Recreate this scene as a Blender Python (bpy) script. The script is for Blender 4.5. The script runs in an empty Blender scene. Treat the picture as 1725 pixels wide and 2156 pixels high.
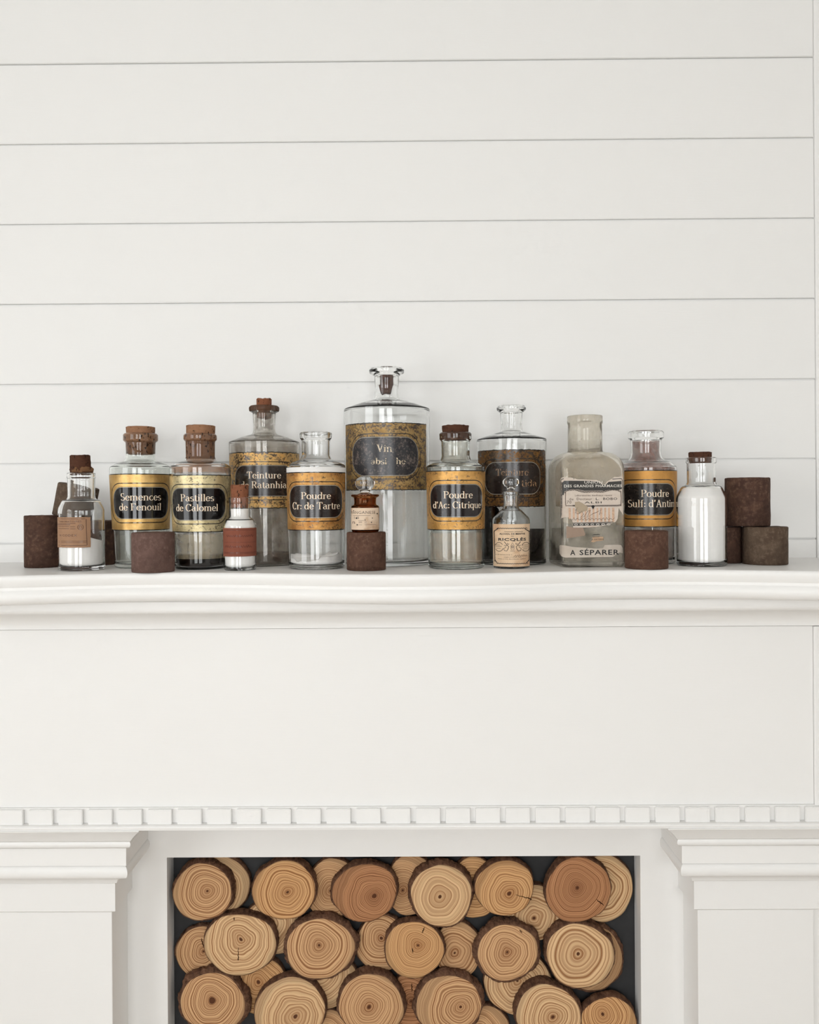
import bpy, bmesh, math, random
from mathutils import Matrix, Vector, noise

random.seed(7)
scene = bpy.context.scene
COL = scene.collection

# ------------------------------------------------------------------ camera
F = 1750.0                  # focal length in pixels of the 1725 x 2156 frame
PX, PY = 862.5, 1048.0      # principal point
CAM = Vector((0.0, -1.39, 1.50))
R3 = (Matrix.Rotation(math.radians(0.33), 3, 'Z') @ Matrix.Rotation(math.radians(90), 3, 'X')
      @ Matrix.Rotation(math.radians(-0.372), 3, 'Z'))
cam_d = bpy.data.cameras.new('camera')
cam = bpy.data.objects.new('camera', cam_d)
COL.objects.link(cam)
cam.matrix_world = Matrix.Translation(CAM) @ R3.to_4x4()
cam_d.sensor_fit = 'HORIZONTAL'
cam_d.sensor_width = 36.0
cam_d.lens = F / 1725.0 * 36.0
cam_d.shift_x = 0.0
cam_d.shift_y = -(1078.0 - PY) / 1725.0
cam_d.clip_start = 0.02
scene.camera = cam

# ------------------------------------------------------------------ world, exposure, light
world = bpy.data.worlds.new('world')
scene.world = world
world.use_nodes = True
world.node_tree.nodes['Background'].inputs[0].default_value = (0.86, 0.93, 1.0, 1)
world.node_tree.nodes['Background'].inputs[1].default_value = 1.0
scene.view_settings.view_transform = 'Standard'
scene.view_settings.look = 'None'
scene.view_settings.gamma = 1.0
scene.view_settings.use_curve_mapping = False
scene.view_settings.exposure = -0.88
scene.cycles.use_denoising = True
scene.cycles.use_adaptive_sampling = True
scene.cycles.adaptive_threshold = 0.05
scene.cycles.adaptive_min_samples = 12
scene.cycles.max_bounces = 14
scene.cycles.diffuse_bounces = 4
scene.cycles.glossy_bounces = 4
scene.cycles.transmission_bounces = 14
scene.cycles.transparent_max_bounces = 32
scene.cycles.sample_clamp_indirect = 40.0
scene.cycles.blur_glossy = 0.0

RX0, RX1, RY0, RZ1 = -1.9, 2.1, -3.9, 2.6        # the room: x range, back y, ceiling
# daylight in the real window openings of the room: (name, centre, rotation, width, height, power)
WIN_L = dict(y0=-2.75, y1=-1.25, z0=0.75, z1=2.3)           # opening in wall_left
WIN_F = [dict(x0=-1.35, x1=-0.35, z0=0.75, z1=2.3), dict(x0=0.05, x1=1.05, z0=0.75, z1=2.3)]   # openings behind the camera

def area(name, loc, rot, sx, sy, power, col):
    l = bpy.data.lights.new(name, 'AREA')
    l.shape = 'RECTANGLE'; l.size = sx; l.size_y = sy
    l.energy = power; l.color = col
    o = bpy.data.objects.new(name, l)
    COL.objects.link(o); o.location = loc; o.rotation_euler = rot
    return o
DAY = (0.965, 0.98, 0.985)
area('daylight_left', (RX0 - 0.12, (WIN_L['y0'] + WIN_L['y1']) / 2, 1.525), (0, math.radians(-90), 0), 1.55, 1.5, 56, DAY)
for w_ in WIN_F:
    area('daylight_behind', ((w_['x0'] + w_['x1']) / 2, RY0 - 0.12, 1.525), (math.radians(90), 0, 0), 1.0, 1.55, 66, DAY)

# ------------------------------------------------------------------ pixel -> world helpers (for measuring only)
def ray(px, py):
    return R3 @ Vector(((px - PX) / F, -(py - PY) / F, -1.0))
def at_y(px, py, y):
    d = ray(px, py); t = (y - CAM.y) / d.y
    return CAM + d * t
def at_z(px, py, z):
    d = ray(px, py); t = (z - CAM.z) / d.z
    return CAM + d * t
def zpx(px, py, y): return at_y(px, py, y).z
def dy(d): return CAM.y + d          # plane at distance d from the camera

# ------------------------------------------------------------------ object helpers
def mesh_obj(name, verts, faces, mat, parent=None, smooth=False, uvs=None):
    me = bpy.data.meshes.new(name)
    me.from_pydata([tuple(v) for v in verts], [], faces)
    if uvs is not None:
        uv = me.uv_layers.new(name='UVMap')
        for lp in me.loops:
            uv.data[lp.index].uv = uvs[lp.vertex_index]
    if smooth:
        me.polygons.foreach_set('use_smooth', [True] * len(me.polygons))
    me.update()
    o = bpy.data.objects.new(name, me)
    COL.objects.link(o)
    if mat: me.materials.append(mat)
    if parent is not None: o.parent = parent
    return o
def bm_obj(name, bm, mat, parent=None, smooth=False):
    bmesh.ops.recalc_face_normals(bm, faces=bm.faces[:])
    me = bpy.data.meshes.new(name)
    bm.to_mesh(me); bm.free()
    if smooth:
        me.polygons.foreach_set('use_smooth', [True] * len(me.polygons))
    o = bpy.data.objects.new(name, me)
    COL.objects.link(o)
    if mat: me.materials.append(mat)
    if parent is not None: o.parent = parent
    return o
def empty(name, loc=(0, 0, 0), rot=(0, 0, 0), parent=None):
    o = bpy.data.objects.new(name, None)
    COL.objects.link(o); o.location = loc; o.rotation_euler = rot
    o.empty_display_size = 0.02
    if parent is not None: o.parent = parent
    return o
def tag(o, label, cat, group=None, kind=None):
    o['label'] = label
    if cat: o['category'] = cat
    if group: o['group'] = group
    if kind: o['kind'] = kind
    return o
def add_box(bm, x0, x1, y0, y1, z0, z1):
    v = [bm.verts.new(p) for p in ((x0,y0,z0),(x1,y0,z0),(x1,y1,z0),(x0,y1,z0),(x0,y0,z1),(x1,y0,z1),(x1,y1,z1),(x0,y1,z1))]
    for f in ((0,3,2,1),(4,5,6,7),(0,1,5,4),(1,2,6,5),(2,3,7,6),(3,0,4,7)):
        bm.faces.new([v[i] for i in f])
def box(name, x0, x1, y0, y1, z0, z1, mat, parent=None, bev=0.0, seg=2):
    bm = bmesh.new(); add_box(bm, x0, x1, y0, y1, z0, z1)
    if bev > 0:
        bmesh.ops.bevel(bm, geom=bm.edges[:], offset=bev, segments=seg, affect='EDGES', profile=0.5)
    return bm_obj(name, bm, mat, parent, smooth=False)

# ------------------------------------------------------------------ node helpers
class NT:
    def __init__(s, name):
        s.m = bpy.data.materials.new(name); s.m.use_nodes = True
        s.t = s.m.node_tree; s.t.nodes.clear()
        s.out = s.t.nodes.new('ShaderNodeOutputMaterial')
    def n(s, typ, **kw):
        nd = s.t.nodes.new(typ)
        for k, v in kw.items(): setattr(nd, k, v)
        return nd
    def set(s, sock, v):
        if isinstance(v, bpy.types.NodeSocket): s.t.links.new(v, sock)
        elif v is not None:
            if sock.type == 'RGBA' and len(v) == 3: v = (*v, 1)
            sock.default_value = v
    def math(s, op, a, b=0.0, c=None):
        nd = s.n('ShaderNodeMath', operation=op)
        s.set(nd.inputs[0], a); s.set(nd.inputs[1], b)
        if c is not None: s.set(nd.inputs[2], c)
        return nd.outputs[0]
    def noise(s, vec, scale, detail=4, rough=0.55, dist=0.0, out=0):
        nd = s.n('ShaderNodeTexNoise')
        if vec is not None: s.set(nd.inputs['Vector'], vec)
        nd.inputs['Scale'].default_value = scale; nd.inputs['Detail'].default_value = detail
        nd.inputs['Roughness'].default_value = rough; nd.inputs['Distortion'].default_value = dist
        return nd.outputs[out]
    def ramp(s, fac, stops):
        nd = s.n('ShaderNodeValToRGB'); s.set(nd.inputs[0], fac)
        e = nd.color_ramp.elements
        while len(e) < len(stops): e.new(0.5)
        for el, (p, c) in zip(e, stops):
            el.position = p
            el.color = (*c, 1) if isinstance(c, (tuple, list)) else (c, c, c, 1)
        return nd.outputs[0]
    def mix(s, fac, a, b, blend='MIX'):
        nd = s.n('ShaderNodeMix', data_type='RGBA', blend_type=blend)
        s.set(nd.inputs[0], fac); s.set(nd.inputs[6], a); s.set(nd.inputs[7], b)
        return nd.outputs[2]
    def step(s, v, e0, e1):
        nd = s.n('ShaderNodeMapRange', interpolation_type='SMOOTHSTEP')
        s.set(nd.inputs[0], v); nd.inputs[1].default_value = e0; nd.inputs[2].default_value = e1
        return nd.outputs[0]
    def mapping(s, vec, scale=(1,1,1), loc=(0,0,0)):
        nd = s.n('ShaderNodeMapping'); s.set(nd.inputs[0], vec)
        nd.inputs['Scale'].default_value = scale; nd.inputs['Location'].default_value = loc
        return nd.outputs[0]
    def coord(s, which='Object'):
        return s.n('ShaderNodeTexCoord').outputs[which]
    def bump(s, h, strength=0.2, dist=0.001):
        nd = s.n('ShaderNodeBump'); nd.inputs['Strength'].default_value = strength
        nd.inputs['Distance'].default_value = dist; s.set(nd.inputs['Height'], h)
        return nd.outputs[0]
    def principled(s, col, rough=0.5, metal=0.0, spec=0.5, normal=None, coat=0.0, coat_rough=0.05, **kw):
        p = s.n('ShaderNodeBsdfPrincipled')
        s.set(p.inputs['Base Color'], col); s.set(p.inputs['Roughness'], rough); s.set(p.inputs['Metallic'], metal)
        s.set(p.inputs['Specular IOR Level'], spec); s.set(p.inputs['Coat Weight'], coat)
        p.inputs['Coat Roughness'].default_value = coat_rough
        if normal is not None: s.set(p.inputs['Normal'], normal)
        for k, v in kw.items(): s.set(p.inputs[k.replace('_', ' ')], v)
        return p.outputs[0]
    def done(s, sh):
        s.t.links.new(sh, s.out.inputs['Surface']); return s.m

def srgb(r, g, b):
    def f(c):
        c /= 255.0
        return c / 12.92 if c <= 0.04045 else ((c + 0.055) / 1.055) ** 2.4
    return (f(r), f(g), f(b))

# ------------------------------------------------------------------ materials
def paint_mat(name, col, rough=0.45, brush=0.15):
    t = NT(name); o = t.coord()
    a = t.noise(t.mapping(o, (3, 3, 40)), 12, 2)
    return t.done(t.principled(col, rough, normal=t.bump(a, brush, 0.0006), spec=0.35))
M_WALL = paint_mat('wall_paint', (0.825, 0.818, 0.80))
M_TRIM = paint_mat('trim_paint', (0.845, 0.836, 0.818), 0.38, 0.1)
M_FARWALL = paint_mat('far_wall_paint', (0.24, 0.25, 0.24), 0.6, 0.1)
M_CEIL = paint_mat('ceiling_paint', (0.8, 0.79, 0.77), 0.8)
def floor_mat():
    t = NT('oak_floor'); o = t.coord()
    a = t.noise(t.mapping(o, (2, 30, 2)), 4, 5)
    return t.done(t.principled(t.ramp(a, [(0.3, (0.46, 0.38, 0.30)), (0.7, (0.60, 0.51, 0.42))]), 0.4))
M_FLOOR = floor_mat()
def panel_black():
    t = NT('black_board_paint'); o = t.coord()
    return t.done(t.principled(t.mix(t.noise(o, 60, 3), (0.012, 0.012, 0.013), (0.022, 0.022, 0.024)), 0.65))
M_BLACK = panel_black()

def glass_mat(name, tint=(0.995, 0.997, 0.995), rough=0.0, film=0.0, film_col=(0.5, 0.46, 0.4), scale=60):
    t = NT(name); o = t.coord()
    g = t.n('ShaderNodeBsdfGlass'); g.inputs['IOR'].default_value = 1.45
    t.set(g.inputs['Color'], tint); g.inputs['Roughness'].default_value = rough
    w = t.bump(t.noise(t.mapping(o, (1, 1, 0.4)), 70, 2), 0.08, 0.001)
    t.set(g.inputs['Normal'], w)
    sh = g.outputs[0]
    if film > 0:
        d = t.n('ShaderNodeBsdfDiffuse'); t.set(d.inputs[0], film_col)
        f = t.math('MULTIPLY', t.step(t.noise(o, scale, 6, 0.65), 0.3, 0.72), film)
        mx = t.n('ShaderNodeMixShader'); t.set(mx.inputs[0], f); t.set(mx.inputs[1], sh); t.set(mx.inputs[2], d.outputs[0])
        sh = mx.outputs[0]
    return t.done(sh)
M_GLASS = glass_mat('clear_glass')
M_GLASS_G = glass_mat('greenish_glass', (0.975, 0.985, 0.975))
M_GLASS_AMBER = glass_mat('amber_glass', (0.72, 0.48, 0.3))
M_GLASS_BROWN = glass_mat('brown_tinted_glass', (0.80, 0.70, 0.62), film=0.2, film_col=(0.2, 0.12, 0.08))
M_GLASS_DUST = glass_mat('dusty_glass', (0.96, 0.955, 0.94), film=0.25, film_col=(0.42, 0.37, 0.31))
M_GLASS_FROST = glass_mat('clouded_glass', (0.95, 0.94, 0.91), film=0.34, film_col=(0.70, 0.64, 0.55), scale=25)

def film_mat(name, col, lo, hi, scale=50, f0=0.35, f1=0.7, col2=None, zstretch=1.0):
    """dried deposit or painted light as a thin film inside the glass: partly covers, partly clear"""
    t = NT(name); o = t.coord()
    tr = t.n('ShaderNodeBsdfTransparent')
    nz = t.noise(t.mapping(o, (1, 1, zstretch)), scale, 7, 0.65)
    c = t.mix(t.noise(o, scale * 0.6, 4), col, col2 or tuple(x * 0.6 for x in col))
    d = t.n('ShaderNodeBsdfDiffuse'); t.set(d.inputs[0], c)
    nd = t.n('ShaderNodeMapRange'); t.set(nd.inputs[0], nz)
    nd.inputs[1].default_value = f0; nd.inputs[2].default_value = f1; nd.inputs[3].default_value = lo; nd.inputs[4].default_value = hi
    mx = t.n('ShaderNodeMixShader'); t.set(mx.inputs[0], nd.outputs[0]); t.set(mx.inputs[1], tr.outputs[0]); t.set(mx.inputs[2], d.outputs[0])
    return t.done(mx.outputs[0])

def powder_mat():
    t = NT('white_powder'); o = t.coord()
    n = t.noise(o, 220, 5)
    return t.done(t.principled(t.mix(n, (0.80, 0.785, 0.765), (0.72, 0.70, 0.68)), 0.95, spec=0.1, normal=t.bump(n, 0.35, 0.0006)))
M_POWDER = powder_mat()
def liquid_mat(name, c):
    t = NT(name)
    return t.done(t.principled(c, 0.5, spec=0.05))
M_TAR = liquid_mat('dried_dark_tincture', (0.008, 0.005, 0.004))
M_RESIDUE = liquid_mat('brown_residue', (0.035, 0.015, 0.008))

def cork_mat(name, c1, c2, pit=(0.03, 0.015, 0.01)):
    t = NT(name); o = t.coord()
    a = t.noise(t.mapping(o, (1, 1, 2.2)), 140, 5, 0.7)
    b = t.noise(t.mapping(o, (1, 1, 0.6)), 260, 3, 0.6)
    c = t.mix(a, c1, c2)
    c = t.mix(t.step(b, 0.57, 0.66), c, pit)
    return t.done(t.principled(c, 0.85, spec=0.15, normal=t.bump(t.math('SUBTRACT', a, t.step(b, 0.6, 0.75)), 0.5, 0.001)))
M_CORK = cork_mat('cork', srgb(162, 122, 94), srgb(122, 86, 62))
M_CORK_RED = cork_mat('reddish_cork', srgb(150, 98, 72), srgb(110, 66, 46))
M_CORK_DARK = cork_mat('dark_stained_cork', srgb(92, 60, 44), srgb(64, 40, 30))
M_CORK_OLD = cork_mat('blackened_cork', srgb(96, 62, 48), srgb(50, 28, 22))

def rust_mat(name, c1, c2, c3):
    t = NT(name); o = t.coord()
    a = t.noise(o, 55, 8, 0.65, 0.4)
    b = t.noise(o, 190, 6, 0.65)
    e = t.noise(o, 18, 4)
    c = t.mix(t.step(a, 0.35, 0.65), c1, c2)
    c = t.mix(t.math('MULTIPLY', t.step(b, 0.46, 0.72), 0.55), c, c3)
    c = t.mix(t.math('MULTIPLY', t.step(e, 0.45, 0.7), 0.6), c, tuple(x * 0.55 for x in c1))
    return t.done(t.principled(c, 0.85, metal=0.0, spec=0.2, normal=t.bump(t.math('ADD', a, t.math('MULTIPLY', b, 0.4)), 0.5, 0.0012)))
M_RUST = [rust_mat('rusted_iron_dark', srgb(66, 46, 38), srgb(84, 60, 48), srgb(118, 92, 76)),
          rust_mat('rusted_iron_mauve', srgb(92, 70, 63), srgb(108, 84, 76), srgb(128, 104, 94)),
          rust_mat('rusted_iron_red', srgb(80, 56, 45), srgb(96, 69, 56), srgb(124, 96, 80)),
          rust_mat('rusted_iron_olive', srgb(78, 62, 50), srgb(94, 78, 64), srgb(122, 104, 88))]
# ================================================================== THE ROOM
ZS = zpx(862.5, 1179.0, 0.0)                      # top of the mantel shelf
XT = at_y(1716, 600, 0.0).x                       # where the boards stop against the corner trim

wall = empty('wall_back', (0, 0, 0)); wall['kind'] = 'structure'
tag(wall, 'white painted shiplap wall behind the mantel', None)
box('backing', RX0 - 0.1, RX1 + 0.1, 0.0046, 0.1, CAM.z - 0.5, RZ1, M_WALL, wall)
box('backing', RX0 - 0.1, -0.70, 0.006, 0.1, 0, CAM.z - 0.5, M_WALL, wall)
box('backing', 0.66, RX1 + 0.1, 0.006, 0.1, 0, CAM.z - 0.5, M_WALL, wall)
seams = [zpx(862.5, p, 0.0) for p in (128.5, 297.5, 466.5, 635.5, 804.5, 971.5, 1139.5)]
pitch = (seams[0] - seams[-1]) / 6
tops = [seams[0] + pitch * k for k in range(5, 0, -1)] + seams + [seams[-1] - pitch * k for k in range(1, 3)]
GAP = 0.0028
rb = random.Random(3)
for i in range(len(tops) - 1):
    zt, zb = min(tops[i], RZ1 - 0.001), tops[i + 1]
    if zb > RZ1 - 0.02: continue
    th = 0.0 + rb.uniform(-0.0008, 0.0006)
    bm = bmesh.new(); add_box(bm, RX0, XT - 0.0002, th, 0.0045, zb + GAP / 2, zt - GAP / 2)
    bmesh.ops.bevel(bm, geom=[e for e in bm.edges if all(v.co.y < 0.003 for v in e.verts)], offset=0.0009, segments=2, affect='EDGES')
    bm_obj('shiplap_board', bm, M_WALL, wall)
box('corner_board', XT, XT + 0.11, -0.0035, 0.0045, ZS - 0.3, RZ1, M_TRIM, wall, 0.0008)
for i in range(len(tops) - 1):
    zt, zb = min(tops[i], RZ1 - 0.001), tops[i + 1]
    if zb > RZ1 - 0.02: continue
    box('shiplap_board', XT + 0.1115, RX1, 0.0, 0.0045, zb + GAP / 2, zt - GAP / 2, M_WALL, wall)

fl = box('floor', RX0 - 0.1, RX1 + 0.1, RY0 - 0.1, 0.1, -0.05, 0.0, M_FLOOR); fl['kind'] = 'structure'
ce = box('ceiling', RX0 - 0.1, RX1 + 0.1, RY0 - 0.1, 0.1, RZ1, RZ1 + 0.05, M_CEIL); ce['kind'] = 'structure'
wr = box('wall_right', RX1, RX1 + 0.1, RY0 - 0.1, 0.1, 0, RZ1, M_WALL); wr['kind'] = 'structure'
# wall with one window in it (left) and wall behind the camera with two
bm = bmesh.new(); W = WIN_L
add_box(bm, RX0 - 0.1, RX0, RY0 - 0.1, W['y0'], 0, RZ1); add_box(bm, RX0 - 0.1, RX0, W['y1'], 0.1, 0, RZ1)
add_box(bm, RX0 - 0.1, RX0, W['y0'], W['y1'], 0, W['z0']); add_box(bm, RX0 - 0.1, RX0, W['y0'], W['y1'], W['z1'], RZ1)
o = bm_obj('wall_left', bm, M_WALL); o['kind'] = 'structure'
bm = bmesh.new(); xs = RX0
for W in WIN_F:
    add_box(bm, xs, W['x0'], RY0 - 0.1, RY0, 0, RZ1)
    add_box(bm, W['x0'], W['x1'], RY0 - 0.1, RY0, 0, W['z0']); add_box(bm, W['x0'], W['x1'], RY0 - 0.1, RY0, W['z1'], RZ1)
    xs = W['x1']
add_box(bm, xs, RX1, RY0 - 0.1, RY0, 0, RZ1)
o = bm_obj('wall_front', bm, M_FARWALL); o['kind'] = 'structure'
def window(n, a0, a1, z0, z1, place):
    e = empty('window_%d' % n); e['kind'] = 'structure'
    def b(nm, u0, u1, w0, w1, t0, t1):
        p = place(u0, u1, t0, t1)
        box(nm, *p, w0, w1, M_TRIM, e)
    s = 0.05
    b('window_frame', a0, a0 + s, z0, z1, 0.02, 0.08); b('window_frame', a1 - s, a1, z0, z1, 0.02, 0.08)
    b('window_frame', a0 + s, a1 - s, z0, z0 + s, 0.02, 0.08); b('window_frame', a0 + s, a1 - s, z1 - s, z1, 0.02, 0.08)
    zm = (z0 + z1) / 2
    b('meeting_rail', a0 + s, a1 - s, zm - 0.025, zm + 0.025, 0.03, 0.07)
    for k in (1, 2):
        u = a0 + (a1 - a0) * k / 3
        b('muntin', u - 0.011, u + 0.011, z0 + s, zm - 0.025, 0.04, 0.06); b('muntin', u - 0.011, u + 0.011, zm + 0.025, z1 - s, 0.04, 0.06)
window(1, WIN_L['y0'], WIN_L['y1'], WIN_L['z0'], WIN_L['z1'], lambda u0, u1, t0, t1: (RX0 - t1, RX0 - t0, u0, u1))
for k, W in enumerate(WIN_F):
    window(2 + k, W['x0'], W['x1'], W['z0'], W['z1'], lambda u0, u1, t0, t1: (u0, u1, RY0 - t1, RY0 - t0))

# ================================================================== THE MANTELPIECE
mantel = empty('fireplace_mantel', (0, 0, 0))
tag(mantel, 'white painted wooden mantelpiece with serpentine shelf, dentil band and pilasters', 'mantel')
Y_FR, Y_BK, Y_DE, Y_LE = dy(1.292), dy(1.2875), dy(1.2815), dy(1.274)
Y_SH, Y_SU, Y_BB = dy(1.34), dy(1.412), dy(1.451)
MX0, MX1 = -0.735, 0.70
def extrude_x(name, prof, x0, x1, mat, parent, n=1, off=None, bev=None):
    """closed (y,z) profile swept along x; off(x) gives a y offset scaled by each point's third value"""
    bm = bmesh.new(); rows = []
    for i in range(n + 1):
        x = x0 + (x1 - x0) * i / n
        rows.append([bm.verts.new((x, p[0] + (off(x) * p[2] if off else 0), p[1])) for p in prof])
    m = len(prof)
    for i in range(n):
        for j in range(m):
            bm.faces.new((rows[i][j], rows[i][(j + 1) % m], rows[i + 1][(j + 1) % m], rows[i + 1][j]))
    bm.faces.new(rows[0][::-1]); bm.faces.new(rows[-1])
    return bm_obj(name, bm, mat, parent)
def arc2(cx, cy, r, a0, a1, n=8, ry=None):
    ry = r if ry is None else ry
    return [(cx + r * math.cos(math.radians(a0 + (a1 - a0) * i / n)), cy + ry * math.sin(math.radians(a0 + (a1 - a0) * i / n))) for i in range(n + 1)]
def shade_auto(o, ang=40):
    me = o.data
    me.polygons.foreach_set('use_smooth', [True] * len(me.polygons))
    bm = bmesh.new(); bm.from_mesh(me)
    for e in bm.edges:
        if len(e.link_faces) == 2: e.smooth = e.calc_face_angle(0) < math.radians(ang)
    bm.to_mesh(me); bm.free(); me.update()
    return o
# serpentine shelf
wave = lambda x: -0.0245 * math.cos(2 * math.pi * (x + 0.005) / 0.68)
ye = dy(1.150)
cz = CAM.z
T0, T1, T2 = ZS, cz - 0.1216, cz - 0.1455
pr = [(0.0, ZS, 0), (ye + 0.010, ZS, 1)]
pr += [(y, z, 1) for y, z in arc2(ye + 0.0045, ZS - 0.0045, 0.0045, 90, 180, 6)]
pr += [(ye + 0.0002, ZS - 0.008, 1), (ye + 0.0026, T1 + 0.002, 1), (ye + 0.0042, T1 + 0.0004, 1), (ye + 0.0042, T1 - 0.0006, 1)]
pr += [(y, z, 1) for y, z in arc2(ye + 0.0125, (T1 + T2) / 2 - 0.0005, 0.0125, 132, 262, 14, (T1 - T2) / 2)]
pr += [(ye + 0.03, T2, 0.5), (0.0, T2, 0)]
shade_auto(extrude_x('shelf', pr, MX0, MX1 + 0.03, M_TRIM, mantel, 120, wave))
# crown under the shelf
b1 = dy(1.205)
pr = [(0.0, T2 - 0.0001)]
pr += [(b1 + 0.004, T2 - 0.0001), (b1, T2 - 0.004)]
pr += [(b1 - 0.0, cz - 0.1600)] + arc2(b1 + 0.008, cz - 0.1600, 0.008, 180, 265, 8, 0.0075)
# cove: from the underside back and down to the frieze
c0 = (b1 + 0.02, cz - 0.1690); c1 = (Y_FR - 0.006, cz - 0.1985)
pr += [(c0[0] + (c1[0] - c0[0]) * math.sin(a), c0[1] + (c1[1] - c0[1]) * (1 - math.cos(a))) for a in [math.pi / 2 * k / 12 for k in range(13)]]
pr += [(Y_FR - 0.006, cz - 0.2012), (Y_FR + 0.008, cz - 0.2020), (0.0, cz - 0.2020)]
shade_auto(extrude_x('crown_moulding', pr, MX0 + 0.03, MX1, M_TRIM, mantel))
# frieze
z_d0 = zpx(862.5, 1698.5, Y_BK); z_d1 = zpx(862.5, 1737.5, Y_LE); z_l = zpx(862.5, 1744.5, Y_LE)
XF = at_y(1712.5, 1500, Y_FR).x
box('frieze_board', MX0 + 0.04, XF, Y_FR, 0.004, z_d0 - 0.01, cz - 0.2026, M_TRIM, mantel)
box('corner_strip', XF + 0.0005, MX1 - 0.01, Y_FR - 0.004, 0.004, z_d0 - 0.01, cz - 0.2026, M_TRIM, mantel, 0.001)
box('dentil_backing', MX0 + 0.04, MX1 - 0.01, Y_BK, Y_FR - 0.0002, z_d1, z_d0, M_TRIM, mantel, 0.001)
pd = at_y(487, 1718, Y_DE).x - at_y(47.8, 1718, Y_DE).x
pd /= 7.0
xr0 = at_y(47.8, 1718, Y_DE).x
zt_, zb_ = zpx(862.5, 1703.0, Y_DE), zpx(862.5, 1735.5, Y_DE)
bm = bmesh.new(); bw = pd * 0.815
add_box(bm, -bw, 0, Y_DE, Y_BK, zb_, zt_)
bmesh.ops.bevel(bm, geom=bm.edges[:], offset=0.0009, segments=2, affect='EDGES')
d0 = bm_obj('dentil', bm, M_TRIM, mantel)
first = True
k = -2
while True:
    xr = xr0 + pd * k
    if xr - bw > MX1 - 0.02: break
    if xr - bw > MX0 + 0.04 and xr < MX1 - 0.012:
        o = d0 if first else d0.copy()
        if not first: COL.objects.link(o); o.parent = mantel
        o.location = (xr, 0, 0); first = False
    k += 1
# ledge under the dentils
pr = [(0.0, z_d1), (Y_LE + 0.003, z_d1), (Y_LE + 0.0005, z_d1 - 0.0015), (Y_LE, z_d1 - 0.003), (Y_LE + 0.0006, z_l), (Y_LE + 0.0012, z_l - 0.002), (0.0, z_l - 0.002)]
extrude_x('dentil_ledge', pr, MX0 + 0.035, MX1 - 0.008, M_TRIM, mantel)

# pilasters with stepped capitals
def loft_rect(name, x0, x1, yf, yb, prof, mat, parent):
    bm = bmesh.new(); rows = []
    for p, z in prof:
        rows.append([bm.verts.new(c) for c in ((x0 - p, yf - p, z), (x1 + p, yf - p, z), (x1 + p, yb, z), (x0 - p, yb, z))])
    for i in range(len(rows) - 1):
        for j in range(4):
            bm.faces.new((rows[i][j], rows[i][(j + 1) % 4], rows[i + 1][(j + 1) % 4], rows[i + 1][j]))
    bm.faces.new(rows[0]); bm.faces.new(rows[-1][::-1])
    return shade_auto(bm_obj(name, bm, mat, parent), 35)
xi_l = at_y(236.5, 2030, Y_SH).x; xi_r = at_y(1470, 2030, Y_SH).x; xo_r = at_y(1714.5, 2030, Y_SH).x
pw = xo_r - xi_r
def zc(py, p): return zpx(862.5, py, Y_SH - p)
for (x0, x1) in ((xi_l - pw, xi_l), (xi_r, xo_r)):
    pil = empty('pilaster', (0, 0, 0), parent=mantel)
    yb = Y_SU + 0.02
    box('shaft', x0, x1, Y_SH, yb, 0, zc(1918, 0), M_TRIM, pil, 0.0012)
    loft_rect('necking', x0, x1, Y_SH, yb, [(0, zc(1918, 0)), (0.0070, zc(1918, .008)), (0.0084, zc(1916, .008)), (0.0084, zc(1857, .008))], M_TRIM, pil)
    pf = [(0.0084, zc(1857, .010)), (0.0125, zc(1857, .0125)), (0.0150, zc(1850, .015)), (0.022, zc(1846.5, .022))]
    za, zb = zc(1846.5, .03), zc(1820.5, .036)
    pf += [(0.0305 + 0.0085 * math.cos(a), (za + zb) / 2 + (zb - za) / 2 * math.sin(a)) for a in [math.radians(-90 + 180 * i / 12) for i in range(13)]]
    loft_rect('astragal', x0, x1, Y_SH, yb, pf, M_TRIM, pil)
    loft_rect('fascia', x0, x1, Y_SH, yb, [(0.0362, zc(1820.5, .036)), (0.0362, zc(1783.5, .036))], M_TRIM, pil)
    cr = [(0.0362, zc(1783.5, .038)), (0.0425, zc(1783.5, .0425)), (0.0455, zc(1781, .046)), (0.0468, zc(1777, .047)), (0.0462, zc(1772.5, .046)), (0.0450, zc(1770.5, .046)), (0.0462, zc(1769.8, .046))]
    z0_, z1_ = zc(1769.8, .046), z_l - 0.0021
    cr += [(0.0462 + (0.0665 - 0.0462) * (0.75 * f + 0.25 * f * f), z0_ + (z1_ - 0.0012 - z0_) * f) for f in [i / 8 for i in range(1, 9)]]
    cr += [(0.0665, z1_)]
    loft_rect('crown', x0, x1, Y_SH, yb, cr, M_TRIM, pil)
# side board beyond the pilaster
box('side_board', xo_r, MX1 - 0.01, Y_SH + 0.006, Y_SU + 0.02, 0, zc(1918, 0), M_TRIM, mantel)
box('side_board', MX0 + 0.04, xi_l - pw, Y_SH + 0.006, Y_SU + 0.02, 0, zc(1918, 0), M_TRIM, mantel)
# flat surround of the opening
xa, xb = at_y(352, 1900, Y_SU).x, at_y(1349, 1900, Y_SU).x
zo = zpx(850, 1803.5, Y_SU)
yb = Y_BB + 0.012
bm = bmesh.new()
xl, xr_, zt2 = xi_l - 0.02, xi_r + 0.02, z_l - 0.0021
out = [(xl, 0), (xa, 0), (xa, zo), (xb, zo), (xb, 0), (xr_, 0), (xr_, zt2), (xl, zt2)]
fr_ = [bm.verts.new((x, Y_SU, z)) for x, z in out]; bk_ = [bm.verts.new((x, yb, z)) for x, z in out]
for q in range(8): bm.faces.new((fr_[q], fr_[(q + 1) % 8], bk_[(q + 1) % 8], bk_[q]))
for vs in (fr_, bk_):
    bm.faces.new((vs[0], vs[1], vs[2], vs[7])); bm.faces.new((vs[2], vs[3], vs[6], vs[7])); bm.faces.new((vs[3], vs[4], vs[5], vs[6]))
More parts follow.
